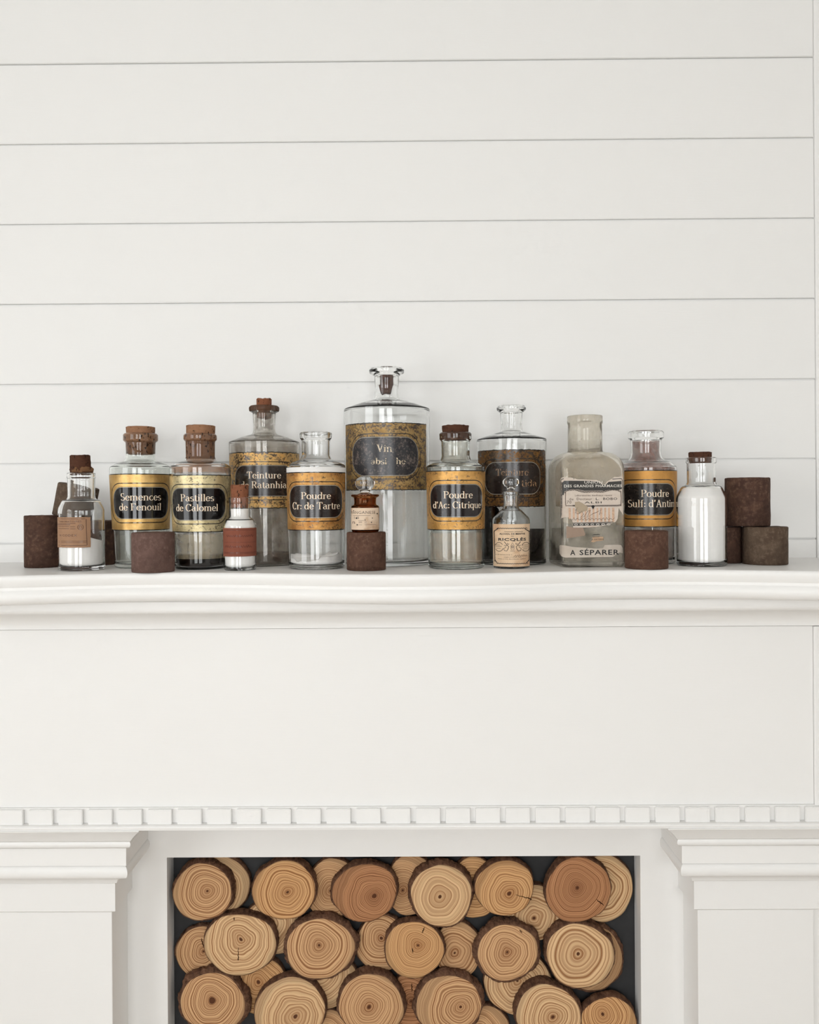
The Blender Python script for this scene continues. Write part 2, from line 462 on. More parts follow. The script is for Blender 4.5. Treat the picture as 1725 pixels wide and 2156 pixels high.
bm_obj('surround', bm, M_TRIM, mantel)
box('firebox_board', xa, xb, Y_BB, Y_BB + 0.012, 0.0, zo, M_BLACK, mantel)
# the rest of the body down to the floor
box('plinth', xa, xb, Y_SU, Y_BB - 0.0002, 0.0, 0.12, M_TRIM, mantel)
# ================================================================== LOG SLICES IN THE FIREBOX
def wood_mat(i, tone, rings, pith, rr, knot=0.0, tight=1.0):
    """end grain: dark late-wood rings around the pith; pith = offset from the centre, rr = mean radius (m)"""
    t = NT('end_grain_%02d' % i); o = t.coord()
    sh = t.mapping(o, loc=(-pith[0], 0, -pith[1]))
    low = t.noise(o, 9 + (i % 5) * 2, 2, 0.5, out=1)
    wob = t.n('ShaderNodeVectorMath', operation='MULTIPLY_ADD')
    t.set(wob.inputs[0], low); wob.inputs[1].default_value = (rr * 0.42,) * 3; t.set(wob.inputs[2], sh)
    wob2 = t.n('ShaderNodeVectorMath', operation='SUBTRACT'); t.set(wob2.inputs[0], wob.outputs[0]); wob2.inputs[1].default_value = (rr * 0.21,) * 3
    sep = t.n('ShaderNodeSeparateXYZ'); t.set(sep.inputs[0], wob2.outputs[0])
    r = t.math('SQRT', t.math('ADD', t.math('POWER', sep.outputs[0], 2.0), t.math('POWER', sep.outputs[2], 2.0)))
    rn = t.math('DIVIDE', r, rr)                       # 0 pith .. 1 rim
    rp = t.math('POWER', rn, tight)
    jit = t.n('ShaderNodeTexNoise', noise_dimensions='1D'); t.set(jit.inputs['W'], t.math('MULTIPLY', rn, 7.0)); jit.inputs['Scale'].default_value = 1.0; jit.inputs['Detail'].default_value = 2.0
    ph = t.math('ADD', t.math('MULTIPLY', rp, float(rings)), t.math('MULTIPLY', jit.outputs[0], 2.4))
    saw = t.math('FRACT', ph)
    late = t.math('MULTIPLY', t.step(saw, 0.15, 0.80), t.math('SUBTRACT', 1.0, t.step(saw, 0.86, 1.0)))
    vary = t.n('ShaderNodeTexNoise', noise_dimensions='1D'); t.set(vary.inputs['W'], t.math('MULTIPLY', rn, 11.0)); vary.inputs['Scale'].default_value = 1.0
    late = t.math('MULTIPLY', late, t.math('ADD', 0.55, t.math('MULTIPLY', t.step(vary.outputs[0], 0.35, 0.65), 0.45)))
    light, dark = tone
    fine = t.noise(t.mapping(o, (1, 1, 1)), 420, 3, 0.6)
    c = t.mix(t.math('MULTIPLY', t.noise(o, 22, 3), 0.7), light, tuple(x * 0.78 for x in light))
    c = t.mix(late, c, dark)
    c = t.mix(t.math('MULTIPLY', fine, 0.25), c, tuple(x * 0.6 for x in light))
    c = t.mix(t.math('MULTIPLY', t.math('SUBTRACT', 1.0, t.step(rn, 0.12, 0.5)), 0.35), c, dark)
    c = t.mix(t.math('SUBTRACT', 1.0, t.step(rn, 0.03 + knot, 0.055 + knot * 1.15)), c, (0.09, 0.032, 0.013))
    c = t.mix(t.math('MULTIPLY', t.step(rn, 0.93, 1.05), 0.5), c, tuple(x * 0.45 for x in light))
    return t.done(t.principled(c, 0.75, spec=0.2, normal=t.bump(t.math('ADD', t.math('MULTIPLY', late, -1.0), fine), 0.35, 0.0006)))
def bark_mat():
    t = NT('bark'); o = t.coord()
    a = t.noise(t.mapping(o, (1, 0.5, 1)), 120, 6, 0.7)
    c = t.ramp(a, [(0.3, srgb(62, 44, 35)), (0.55, srgb(108, 78, 60)), (0.8, srgb(142, 110, 88))])
    return t.done(t.principled(c, 0.9, spec=0.1, normal=t.bump(a, 0.9, 0.003)))
M_BARK = bark_mat()
def crack_mat():
    t = NT('crack_shadow')
    return t.done(t.principled((0.03, 0.012, 0.006), 0.95, spec=0.0))
M_CRACK = crack_mat()
PALE = (srgb(232, 194, 148), srgb(146, 98, 60))
TAN = (srgb(220, 176, 130), srgb(132, 84, 50))
GOLD = (srgb(222, 174, 122), srgb(140, 90, 52))
RED = (srgb(196, 142, 100), srgb(112, 68, 42))
Y_B0, Y_B1 = Y_BB - 0.0006, Y_BB - 0.0120        # rear layer: back, face
Y_F0, Y_F1 = Y_BB - 0.0124, Y_BB - 0.0310        # front layer
# (layer, cx, cy, rx, ry, bark px, tone, rings, pith px, tight, knot, cracks, label)
SL = [
 ('F', 426, 1879, 60, 61, 7, TAN, 13, (436, 1876), .95, 0, [], 'tan log slice with ragged bark, upper corner of the firebox nearest the shaded pilaster side'),
 ('B', 468, 1862, 58, 59, 4, PALE, 9, (452, 1872), 1, 0, [], 'pale wide-ringed log slice tucked behind the tan slice in the shaded upper corner'),
 ('F', 598, 1875, 65, 63, 5, GOLD, 13, (606, 1878), .9, 0, [], 'golden round log slice with even rings, in the top row beside the reddish slice'),
 ('B', 700, 1872, 57, 63, 3, TAN, 16, (697, 1875), 1, 0, [], 'pale log slice half hidden between the golden round slice and reddish oval slice'),
 ('F', 768, 1880, 68, 60, 6, RED, 22, (788, 1887), .85, .02, [], 'reddish oval log slice with off-centre pith, in the top row'),
 ('B', 866, 1864, 54, 63, 3, TAN, 18, (850, 1874), 1, 0, [], 'log slice behind the reddish oval slice and the pale few-ringed slice, against top edge'),
 ('F', 930, 1886, 65, 63, 9, PALE, 7, (927, 1888), .9, .012, [], 'pale log slice with few wide rings and dark pith, in the top row'),
 ('B', 997, 1870, 52, 66, 3, GOLD, 11, (1000, 1868), 1, 0, [], 'log slice behind the pale few-ringed slice and the slice with one long crack'),
 ('F', 1063, 1870, 60, 59, 4, GOLD, 13, (1074, 1881), .85, .02, [((1086, 1884), (1120, 1893))], 'golden log slice with one long radial crack running to its rim'),
 ('B', 1127, 1923, 58, 60, 4, PALE, 10, (1127, 1932), .8, .012, [], 'pale log slice with small dark pith, below and behind the cracked golden slice'),
 ('F', 1218, 1871, 69, 67, 4, RED, 24, (1215, 1870), .9, .01, [((1256, 1894), (1272, 1906))], 'dark reddish brown round log slice with fine tight rings, at the top edge'),
 ('B', 1284, 1871, 58, 69, 3, PALE, 10, (1266, 1870), 1.2, 0, [], 'pale log slice peeping out behind the dark reddish round slice'),
 ('B', 574, 1952, 62, 58, 3, PALE, 9, (560, 1945), 1, 0, [], 'pale log slice mostly hidden below the golden round slice of the top row'),
 ('B', 415, 2006, 53, 56, 5, TAN, 14, (428, 2003), .9, 0, [((424, 1975), (429, 1995))], 'tan log slice against the black board, behind the pale slice with a vertical crack'),
 ('F', 505, 1989, 74, 66, 5, PALE, 13, (506, 1978), 1, .01, [((502, 1995), (502, 2022)), ((493, 1931), (493, 1938))], 'big pale log slice with bold rings and a short vertical crack below its pith'),
 ('F', 674, 1998, 73, 62, 10, TAN, 13, (671, 1991), .9, 0, [], 'wide tan log slice with thick rough bark all round, in the second row'),
 ('B', 803, 1987, 54, 58, 4, TAN, 12, (802, 1976), 1, .02, [], 'brown log slice between the thick-barked tan slice and the slice with two cracks'),
 ('F', 872, 2000, 60, 61, 5, GOLD, 17, (879, 1990), .95, 0, [((868, 1996), (870, 2006)), ((894, 1952), (889, 1965))], 'golden log slice with two small dark cracks, in the middle of the second row'),
 ('B', 965, 2001, 50, 59, 3, TAN, 9, (959, 2006), .9, 0, [], 'tan log slice behind the two-cracked slice and the slice with jagged dark bark'),
 ('F', 1069, 2006, 64, 58, 11, TAN, 13, (1068, 2005), .85, 0, [((1094, 1958), (1100, 1964))], 'tan log slice framed in jagged dark bark, in the second row'),
 ('F', 1222, 2013, 71, 67, 7, PALE, 9, (1217, 2009), .9, .008, [], 'large pale log slice with widely spaced rings, last in the second row'),
 ('B', 1248, 2020, 62, 68, 8, TAN, 16, (1217, 2009), 1.3, 0, [], 'barked log slice showing only its edge behind the large pale widely ringed slice'),
 ('F', 448, 2112, 68, 62, 13, TAN, 18, (446, 2107), .8, .06, [], 'log slice with a dark brown knot hole at its centre, at lower corner'),
 ('B', 548, 2076, 54, 60, 3, GOLD, 14, (543, 2069), .9, .02, [], 'golden log slice between the knotted slice and the large blond slice below the second row'),
 ('F', 610, 2128, 75, 68, 4, PALE, 11, (624, 2140), .9, .012, [], 'large smooth blond log slice with low pith, cut by the bottom of the view'),
 ('B', 688, 2068, 66, 56, 3, PALE, 10, (672, 2050), 1, 0, [], 'pale log slice below the thick-barked tan slice, behind the large blond slice'),
 ('F', 782, 2117, 69, 64, 7, TAN, 15, (778, 2120), .9, .012, [], 'tan log slice with dense even rings and bark, third in the lowest row'),
 ('B', 866, 2106, 44, 62, 3, RED, 14, (866, 2108), .9, 0, [((867, 2070), (868, 2088))], 'dark-ringed cracked log slice squeezed between the two barked slices of the lowest row'),
 ('F', 944, 2117, 69, 62, 10, TAN, 15, (969, 2121), .8, 0, [], 'log slice with strongly off-centre rings under a slab of lifted bark'),
 ('B', 1092, 2072, 72, 66, 3, PALE, 13, (1088, 2066), 1, 0, [], 'pale log slice below the jagged-barked slice, behind the lower round slice'),
 ('F', 1155, 2142, 68, 68, 7, PALE, 14, (1164, 2141), .9, .01, [], 'round pale log slice with dark grey bark cap, low below the large pale slice'),
 ('F', 1283, 2156, 57, 57, 4, GOLD, 15, (1268, 2138), .8, .02, [], 'golden log slice lowest beside the black board edge, rings set high'),
 ('B', 1030, 2165, 42, 46, 3, TAN, 9, (1010, 2170), 1, 0, [], 'sliver of log slice at the bottom below the off-centre ringed slice'),
 ('B', 700, 2172, 40, 44, 3, TAN, 9, (690, 2175), 1, 0, [], 'small hidden log slice between the large blond slice and the dense-ringed slice'),
]
for i, (lay, cx, cy, rx, ry, bk, tone, rings, pith, tight, knot, cracks, lab) in enumerate(SL):
    yb, yf = (Y_F0, Y_F1) if lay == 'F' else (Y_B0, Y_B1)
    if lay == 'F':
        yf += 0.004 * ((i * 37) % 10 / 10.0 - 0.5)
    C = at_y(cx, cy, yf); s = (yf - CAM.y) / F
    RXm, RZm = rx * s, ry * s
    bk *= 0.75
    ex_, ez_ = RXm * 1.06 + bk * s * 1.5, RZm * 1.06 + bk * s * 1.5
    C.x = max(xa + ex_, min(xb - ex_, C.x)); C.z = min(zo - ez_, C.z)     # stay inside the opening
    P = at_y(pith[0], pith[1], yf)
    e = empty('log_slice', (C.x, yf, C.z))
    tag(e, lab, 'log slice', 'log slices filling the fireplace')
    N = 72; rnd = random.Random(100 + i)
    ph = [rnd.uniform(0, 6.28) for _ in range(6)]
    def rad(a):
        return 1 + 0.028 * math.sin(2 * a + ph[0]) + 0.02 * math.sin(3 * a + ph[1]) + 0.010 * math.sin(5 * a + ph[2]) + 0.006 * math.sin(9 * a + ph[3])
    # end grain face: a solid disc
    V, FC = [(0, 0, 0)], []
    for q, k in enumerate((0.35, 0.7, 0.965, 1.0)):
        for j in range(N):
            a = 2 * math.pi * j / N; r = rad(a) * k
            V.append((RXm * r * math.cos(a), 0.0 if q < 3 else 0.0009, RZm * r * math.sin(a)))
    for j in range(N):
        V.append((RXm * rad(2 * math.pi * j / N) * math.cos(2 * math.pi * j / N) * .99, yb - yf, RZm * rad(2 * math.pi * j / N) * math.sin(2 * math.pi * j / N) * .99))
    for j in range(N):
        k = (j + 1) % N
        FC.append((0, 1 + j, 1 + k))
        for q in range(4):
            FC.append((1 + q * N + j, 1 + (q + 1) * N + j, 1 + (q + 1) * N + k, 1 + q * N + k))
    FC.append(tuple(1 + 4 * N + j for j in range(N)))
    wm = wood_mat(i, tone, rings, (P.x - C.x, P.z - C.z), (RXm + RZm) / 2, knot, tight)
    mesh_obj('end_grain', V, FC, wm, e, True)
    # bark: ragged sleeve from just behind the face to the back
    V, FC = [], []
    lv = [(0.0, 0.0012), (0.35, 0.0018), (0.8, 0.32), (1.0, 0.62), (0.9, 1.0)]
    NB = 144
    for q, (kb, kd) in enumerate(lv):
        for j in range(NB):
            a = 2 * math.pi * j / NB
            n1 = noise.noise(Vector((math.cos(a) * 3 + i * 9.1, math.sin(a) * 3, kd * 1.2)))
            n2 = noise.noise(Vector((math.cos(a) * 14 + i * 3.3, math.sin(a) * 14, kd * 3)))
            b = bk * s * kb * max(0.15, 1 + 0.75 * n1 + 0.45 * n2)
            y = (yb - yf) * kd if q > 1 else (0.0009 if q == 0 else 0.0016)
            V.append(((RXm * rad(a) + b) * math.cos(a), y + (0.0012 * n2 if 1 < q < 4 else 0), (RZm * rad(a) + b) * math.sin(a)))
    for q in range(len(lv) - 1):
        for j in range(NB):
            k = (j + 1) % NB
            FC.append((q * NB + j, (q + 1) * NB + j, (q + 1) * NB + k, q * NB + k))
    mesh_obj('bark', V, FC, M_BARK, e, False)
    for (p0, p1) in cracks:
        A, B = at_y(p0[0], p0[1], yf), at_y(p1[0], p1[1], yf)
        ax, az, bx_, bz = A.x - C.x, A.z - C.z, B.x - C.x, B.z - C.z
        L = math.hypot(bx_ - ax, bz - az); nx, nz = -(bz - az) / L, (bx_ - ax) / L
        V, n = [], 9
        for q in range(n):
            f = q / (n - 1); w = 0.0009 * (0.35 + 0.65 * f if L > 0.02 else math.sin(math.pi * (0.12 + 0.76 * f))); jx = 0.0006 * math.sin(q * 2.3)
            x, z = ax + (bx_ - ax) * f + nx * jx, az + (bz - az) * f + nz * jx
            V += [(x + nx * w, -0.0002, z + nz * w), (x - nx * w, -0.0002, z - nz * w)]
        mesh_obj('crack', V, [(2 * q, 2 * q + 1, 2 * q + 3, 2 * q + 2) for q in range(n - 1)], M_CRACK, e)
# ================================================================== LETTERING
def el(cx, cy, rx, ry, a0, a1, n=None):
    n = n or max(4, int(abs(a1 - a0) / 18))
    return [(cx + rx * math.cos(math.radians(a0 + (a1 - a0) * i / n)), cy + ry * math.sin(math.radians(a0 + (a1 - a0) * i / n))) for i in range(n + 1)]
def sf(x, y, w=0.11): return [(x - w, y), (x + w, y)]
XH = 0.64
def _glyphs():
    g = {}
    st = lambda x, a, b: [(x, a), (x, (a + b) / 2), (x, b)]
    g['a'] = (.58, [el(.25, .47, .17, .17, 150, 0) + [(.42, .25), (.42, .08), (.55, .02)], el(.27, .19, .19, .19, 65, 300)])
    g['b'] = (.60, [st(.14, 0, 1), [(.02, 1), (.14, 1)], el(.33, .32, .21, .32, 0, 360)])
    g['c'] = (.52, [el(.29, .32, .22, .32, 50, 325)])
    g['d'] = (.62, [el(.27, .32, .21, .32, 0, 360), st(.48, 0, 1), [(.36, 1), (.48, 1)], [(.48, 0), (.6, 0)]])
    g['e'] = (.54, [[(.09, .34), (.48, .34)], el(.28, .32, .21, .32, 5, 325)])
    g['f'] = (.38, [st(.18, 0, .82), el(.32, .82, .14, .18, 180, 60), sf(.18, XH, .14), sf(.18, 0, .14)])
    g['h'] = (.66, [st(.14, 0, 1), [(.02, 1), (.14, 1)], sf(.14, 0), el(.32, .44, .18, .20, 180, 0) + [(.50, .2), (.50, 0)], sf(.50, 0)])
    g['i'] = (.30, [st(.15, 0, XH), [(.03, XH), (.15, XH)], sf(.15, 0), [(.15, .82), (.15, .95)]])
    g['l'] = (.30, [st(.15, 0, 1), [(.03, 1), (.15, 1)], sf(.15, 0)])
    g['m'] = (.98, [st(.14, 0, XH), [(.02, XH), (.14, XH)], sf(.14, 0), el(.31, .44, .17, .20, 180, 0) + [(.48, .2), (.48, 0)], sf(.48, 0),
                    el(.65, .44, .17, .20, 180, 0) + [(.82, .2), (.82, 0)], sf(.82, 0)])
    g['n'] = (.66, [st(.14, 0, XH), [(.02, XH), (.14, XH)], sf(.14, 0), el(.32, .44, .18, .20, 180, 0) + [(.50, .2), (.50, 0)], sf(.50, 0)])
    g['o'] = (.58, [el(.29, .32, .23, .32, 0, 360)])
    g['q'] = (.60, [el(.27, .32, .21, .32, 0, 360), st(.48, -.3, XH), sf(.48, -.3)])
    g['r'] = (.46, [st(.14, 0, XH), [(.02, XH), (.14, XH)], sf(.14, 0), el(.30, .44, .16, .19, 180, 40)])
    g['s'] = (.48, [el(.24, .48, .15, .16, 40, 250) + el(.24, .16, .17, .16, 75, -150)])
    g['t'] = (.38, [[(.17, .86), (.17, .4), (.17, .14)] + el(.28, .14, .11, .14, 180, 320), sf(.17, XH, .14)])
    g['u'] = (.66, [[(.14, XH), (.14, .2)] + el(.32, .20, .18, .20, 180, 350), st(.50, 0, XH), [(.02, XH), (.14, XH)], [(.38, XH), (.50, XH)], [(.5, 0), (.62, 0)]])
    g['S'] = (.66, [el(.33, .76, .22, .24, 35, 255) + el(.33, .25, .25, .25, 78, -155)])
    g['F'] = (.70, [st(.18, 0, 1), [(.05, 1), (.62, 1), (.62, .82)], [(.18, .52), (.46, .52)], sf(.18, 0, .14)])
    g['P'] = (.70, [st(.18, 0, 1), [(.05, 1), (.36, 1)] + el(.38, .75, .24, .25, 88, -90) + [(.18, .5)], sf(.18, 0, .14)])
    g['C'] = (.74, [el(.40, .5, .32, .5, 45, 315), [(.66, .98), (.66, .72)]])
    g['T'] = (.74, [st(.37, 0, 1), [(.06, .78), (.06, 1), (.68, 1), (.68, .78)], sf(.37, 0, .14)])
    g['R'] = (.76, [st(.18, 0, 1), [(.05, 1), (.36, 1)] + el(.38, .75, .22, .25, 88, -90) + [(.18, .5)], sf(.18, 0, .13), [(.38, .5), (.56, .2), (.60, .04), (.74, .0)]])
    g['V'] = (.72, [[(.12, 1), (.38, 0)], [(.62, 1), (.38, 0)], sf(.12, 1, .11), sf(.62, 1, .1)])
    g['A'] = (.78, [[(.14, 0), (.38, 1)], [(.38, 1), (.64, 0)], [(.22, .33), (.54, .33)], sf(.14, 0, .1), sf(.64, 0, .12)])
    g[':'] = (.26, [[(.13, .02), (.13, .16)], [(.13, .46), (.13, .60)]])
    g["'"] = (.22, [[(.12, 1), (.12, .86), (.08, .74)]])
    g[' '] = (.30, [])
    return g
GL = _glyphs()
def didone(text, thick=0.15, thin=0.042, sp=0.02, skip=()):
    """high contrast roman letters -> 2D strips in cap-height units, total width"""
    V, FC, x = [], [], 0.0
    for ci, ch in enumerate(text):
        adv, strokes = GL[ch]
        if ci not in skip:
            for s in strokes:
                n = len(s); base = len(V); light = ch in 'AV' and len(s) == 2 and s[1][0] > s[0][0] and ch == 'A' and s[0][1] == 0
                for i, (a, b) in enumerate(s):
                    p, q = s[max(0, i - 1)], s[min(n - 1, i + 1)]
                    dx, dyy = q[0] - p[0], q[1] - p[1]; L = math.hypot(dx, dyy) or 1
                    w = (thin + (thick - thin) * abs(dyy / L) ** 1.4) / 2
                    if ch == 'A' and strokes.index(s) == 0 or ch == 'V' and strokes.index(s) == 1: w = thin * 0.7
                    V += [(x + a - dyy / L * w, b + dx / L * w), (x + a + dyy / L * w, b - dx / L * w)]
                FC += [(base + 2 * i, base + 2 * i + 1, base + 2 * i + 3, base + 2 * i + 2) for i in range(n - 1)]
        x += adv + sp
    return V, FC, x - sp
_text_cache = {}
def sans(text, bold=0.0):
    """flat sans capitals from the built-in font -> 2D mesh in unit width/height box"""
    key = (text, bold)
    if key in _text_cache: return _text_cache[key]
    cu = bpy.data.curves.new('tmp', 'FONT'); cu.body = text; cu.size = 1; cu.resolution_u = 2; cu.offset = bold; cu.space_character = 1.1
    ob = bpy.data.objects.new('tmp', cu); COL.objects.link(ob)
    dg = bpy.context.evaluated_depsgraph_get()
    me = bpy.data.meshes.new_from_object(ob.evaluated_get(dg))
    V = [(v.co.x, v.co.y) for v in me.vertices]; FC = [tuple(p.vertices) for p in me.polygons]
    bpy.data.objects.remove(ob); bpy.data.curves.remove(cu); bpy.data.meshes.remove(me)
    x0 = min(v[0] for v in V); x1 = max(v[0] for v in V); y0 = min(v[1] for v in V); y1 = max(v[1] for v in V)
    V = [((a - x0) / (x1 - x0), (b - y0) / (y1 - y0)) for a, b in V]
    _text_cache[key] = (V, FC)
    return V, FC
def ink_mat(name, c, rough=0.5, metal=0.0, wear=0.0):
    t = NT(name); o = t.coord()
    col = t.mix(t.math('MULTIPLY', t.step(t.noise(o, 300, 4), 0.45, 0.7), 0.5), c, tuple(x * 0.55 for x in c))
    p = t.principled(col, rough, metal=metal, coat=0.4)
    if wear > 0:
        tr = t.n('ShaderNodeBsdfTransparent'); mx = t.n('ShaderNodeMixShader')
        t.set(mx.inputs[0], t.math('MULTIPLY', t.step(t.noise(o, 260, 5, 0.7), 0.5, 0.56), wear)); t.set(mx.inputs[1], p); t.set(mx.inputs[2], tr.outputs[0])
        p = mx.outputs[0]
    return t.done(p)
INK_CREAM = ink_mat('cream_lettering', srgb(236, 226, 206))
INK_COPPER = ink_mat('copper_lettering', srgb(206, 158, 112))
INK_WORN = ink_mat('worn_cream_lettering', srgb(214, 196, 168), wear=0.8)
INK_BLACK = ink_mat('black_ink', (0.012, 0.011, 0.012), 0.7)
INK_FADED = ink_mat('faded_ink', srgb(92, 60, 44), 0.8)
INK_WHITE = ink_mat('white_print', srgb(226, 220, 210), 0.7)
INK_GREY = ink_mat('grey_ink', srgb(96, 80, 70), 0.8)

class Wrap:
    """label surface on a round bottle: pixel (px,py) as seen from the front -> local point on the cylinder"""
    def __init__(s, B, lift=0.0006):
        s.B = B; s.lift = lift
    def u(s, px):                                   # arc length from the front line, metres
        t = max(-0.998, min(0.998, (px - s.B.cx) / s.B.rpx)); return (math.asin(t) + s.B.alpha) * s.B.R
    def v(s, py): return zpx(s.B.cx, py, s.B.Y - s.B.R) - s.B.z0
    def pt(s, u, v, lift=None):
        r = s.B.rad_at(v) + (s.lift if lift is None else lift); a = u / s.B.R
        return (r * math.sin(a), -r * math.cos(a), v)
class Flat:
    """label surface on the flat front of the square bottle (local x,z of the bottle)"""
    def __init__(s, B, lift=0.0005): s.B = B; s.lift = lift
    def u(s, px): return s.B.face_x(px)
    def v(s, py): return zpx(s.B.cx, py, s.B.Yface) - s.B.z0
    def pt(s, u, v, lift=None):
        l = s.lift if lift is None else lift
        a, c = s.B.a, s.B.c; e = a - c
        if abs(u) <= e: return (u, -a - l, v)
        s_ = 1 if u > 0 else -1; t = (abs(u) - e)
        arc = c * math.pi / 2
        if t < arc:
            th = t / c; return (s_ * (e + (c + l) * math.sin(th)), -e - (c + l) * math.cos(th), v)
        return (s_ * (a + l), -e + (t - arc), v)
def put_text(name, S, kind, text, x0, x1, base, cap, mat, parent, lift=None, dx=0.0, skip=(), bold=0.0, thick=0.15):
    """fit text between px x0..x1 with its baseline at py=base and cap height cap px"""
    if kind == 'didone':
        V, FC, W = didone(text, thick=thick, skip=skip)
        V = [(a / W, b) for a, b in V]
    else:
        V, FC = sans(text, bold)
    u0, u1 = S.u(x0), S.u(x1); v0, v1 = S.v(base), S.v(base - cap)
    pts = [S.pt(u0 + (u1 - u0) * a + dx, v0 + (v1 - v0) * b, lift) for a, b in V]
    return mesh_obj(name, pts, FC, mat, parent)
def put_poly(name, S, poly, mat, parent, lift=None, cell=3.0, uvs=False):
    """flat outline given in px, filled with small faces so that it follows the surface"""
    bm = bmesh.new()
    vs = [bm.verts.new((S.u(x) * 1000, S.v(y) * 1000, 0)) for x, y in poly]
    es = [bm.edges.new((vs[i], vs[(i + 1) % len(vs)])) for i in range(len(vs))]
    bmesh.ops.triangle_fill(bm, use_beauty=True, use_dissolve=False, edges=es)
    x0 = min(v.co.x for v in bm.verts); x1 = max(v.co.x for v in bm.verts)
    k = x0 + cell
    while k < x1:
        bmesh.ops.bisect_plane(bm, geom=bm.verts[:] + bm.edges[:] + bm.faces[:], plane_co=(k, 0, 0), plane_no=(1, 0, 0))
        k += cell
    uv = [(v.co.x, v.co.y) for v in bm.verts]
    for v in bm.verts:
        v.co = Vector(S.pt(v.co.x / 1000, v.co.y / 1000, lift))
    bm.verts.index_update()
    V = [v.co.copy() for v in bm.verts]; FC = [tuple(v.index for v in f.verts) for f in bm.faces]
    bm.free()
    return mesh_obj(name, V, FC, mat, parent, True, uv)
def put_line(name, S, pts, w, mat, parent, lift=None, closed=False):
    """ruled line of width w px through px points"""
    V, n = [], len(pts)
    for i, (x, y) in enumerate(pts):
        p = pts[(i - 1) % n] if closed else pts[max(0, i - 1)]; q = pts[(i + 1) % n] if closed else pts[min(n - 1, i + 1)]
        dx, dyy = q[0] - p[0], q[1] - p[1]; L = math.hypot(dx, dyy) or 1
        ox, oy = -dyy / L * w / 2, dx / L * w / 2
        V += [S.pt(S.u(x + ox), S.v(y + oy), lift), S.pt(S.u(x - ox), S.v(y - oy), lift)]
    m = n if closed else n - 1
    return mesh_obj(name, V, [(2 * i, 2 * i + 1, (2 * i + 3) % (2 * n), (2 * i + 2) % (2 * n)) for i in range(m)], mat, parent)

def gilt_mat(i, W, H, line_b, line_r, pan_b, pan_r, pan_c, pan_x, gold, gold2, wear, pan_col, pan_wear, pan_wear_col, lw=0.0012, spot=(0.05, 0.03, 0.02)):
    """printed gilt label: gold ground, black edge lines, rounded black cartouche; UV is in metres from the label centre"""
    t = NT('gilt_label_%d' % i)
    uv = t.coord('UV'); o = t.coord()
    sep = t.n('ShaderNodeSeparateXYZ'); t.set(sep.inputs[0], uv)
    X, Y = t.math('SUBTRACT', sep.outputs[0], pan_x), t.math('SUBTRACT', sep.outputs[1], pan_c)
    def sdf(b, r):
        qx = t.math('SUBTRACT', t.math('ABSOLUTE', X), b[0] - r); qy = t.math('SUBTRACT', t.math('ABSOLUTE', Y), b[1] - r)
        mx = t.math('MAXIMUM', qx, 0.0); my = t.math('MAXIMUM', qy, 0.0)
        L = t.math('SQRT', t.math('ADD', t.math('MULTIPLY', mx, mx), t.math('MULTIPLY', my, my)))
        return t.math('SUBTRACT', t.math('ADD', L, t.math('MINIMUM', t.math('MAXIMUM', qx, qy), 0.0)), r)
    e = 0.00012
    dl = sdf(line_b, line_r); dp = sdf(pan_b, pan_r)
    ring = t.math('SUBTRACT', 1.0, t.step(t.math('ABSOLUTE', dl), lw * 0.5, lw * 0.5 + e))
    pan = t.math('SUBTRACT', 1.0, t.step(dp, 0.0, e))
    silver = t.math('MULTIPLY', t.math('SUBTRACT', 1.0, t.step(t.math('ABSOLUTE', t.math('ADD', dp, 0.0007)), 0.00018, 0.0003)), 1.0)
    edge = t.step(t.math('ABSOLUTE', sep.outputs[1]), H / 2 - lw * 1.2, H / 2 - lw * 1.2 + e)
    black = t.math('MAXIMUM', ring, edge)
    n1 = t.noise(o, 60, 8, 0.7); n2 = t.noise(o, 330, 5, 0.7); n3 = t.noise(t.mapping(o, (1, 1, 1.8)), 75, 6, 0.65)
    g = t.mix(t.step(n1, 0.3, 0.7), gold, gold2)
    wmask = t.math('MULTIPLY', t.step(t.math('ADD', t.math('MULTIPLY', n2, 0.55), t.math('MULTIPLY', n3, 0.45)), 0.58 - 0.13 * wear, 0.65 - 0.11 * wear), min(1.0, wear * 1.6))
    g = t.mix(wmask, g, spot)
    pc = t.mix(t.math('MULTIPLY', t.step(t.math('ADD', t.math('MULTIPLY', n1, 0.5), t.math('MULTIPLY', n2, 0.5)), 0.5, 0.62), pan_wear), pan_col, pan_wear_col)
    pc = t.mix(silver, pc, srgb(190, 184, 170))
    c = t.mix(black, g, (0.008, 0.007, 0.007))
    c = t.mix(pan, c, pc)
    isgold = t.math('MULTIPLY', t.math('SUBTRACT', 1.0, t.math('MAXIMUM', black, pan)), t.math('SUBTRACT', 1.0, wmask))
    rough = t.math('ADD', t.math('MULTIPLY', isgold, 0.34), t.math('ADD', 0.06, 0.3 * pan_wear))
    return t.done(t.principled(c, rough, metal=t.math('MULTIPLY', isgold, 0.7), spec=0.5, coat=0.0,
                               normal=t.bump(n2, 0.06 + 0.2 * wear, 0.0003)))
def paper_mat(name, c1, c2, stain_or_tint, amt=0.5, scale=60):
    t = NT(name); o = t.coord()
    a = t.noise(o, scale, 6, 0.65); b = t.noise(o, scale * 0.35, 3, 0.6)
    c = t.mix(a, c1, c2)
    c = t.mix(t.math('MULTIPLY', t.step(b, 0.48, 0.68), amt), c, stain_or_tint)
    return t.done(t.principled(c, 0.8, spec=0.2))
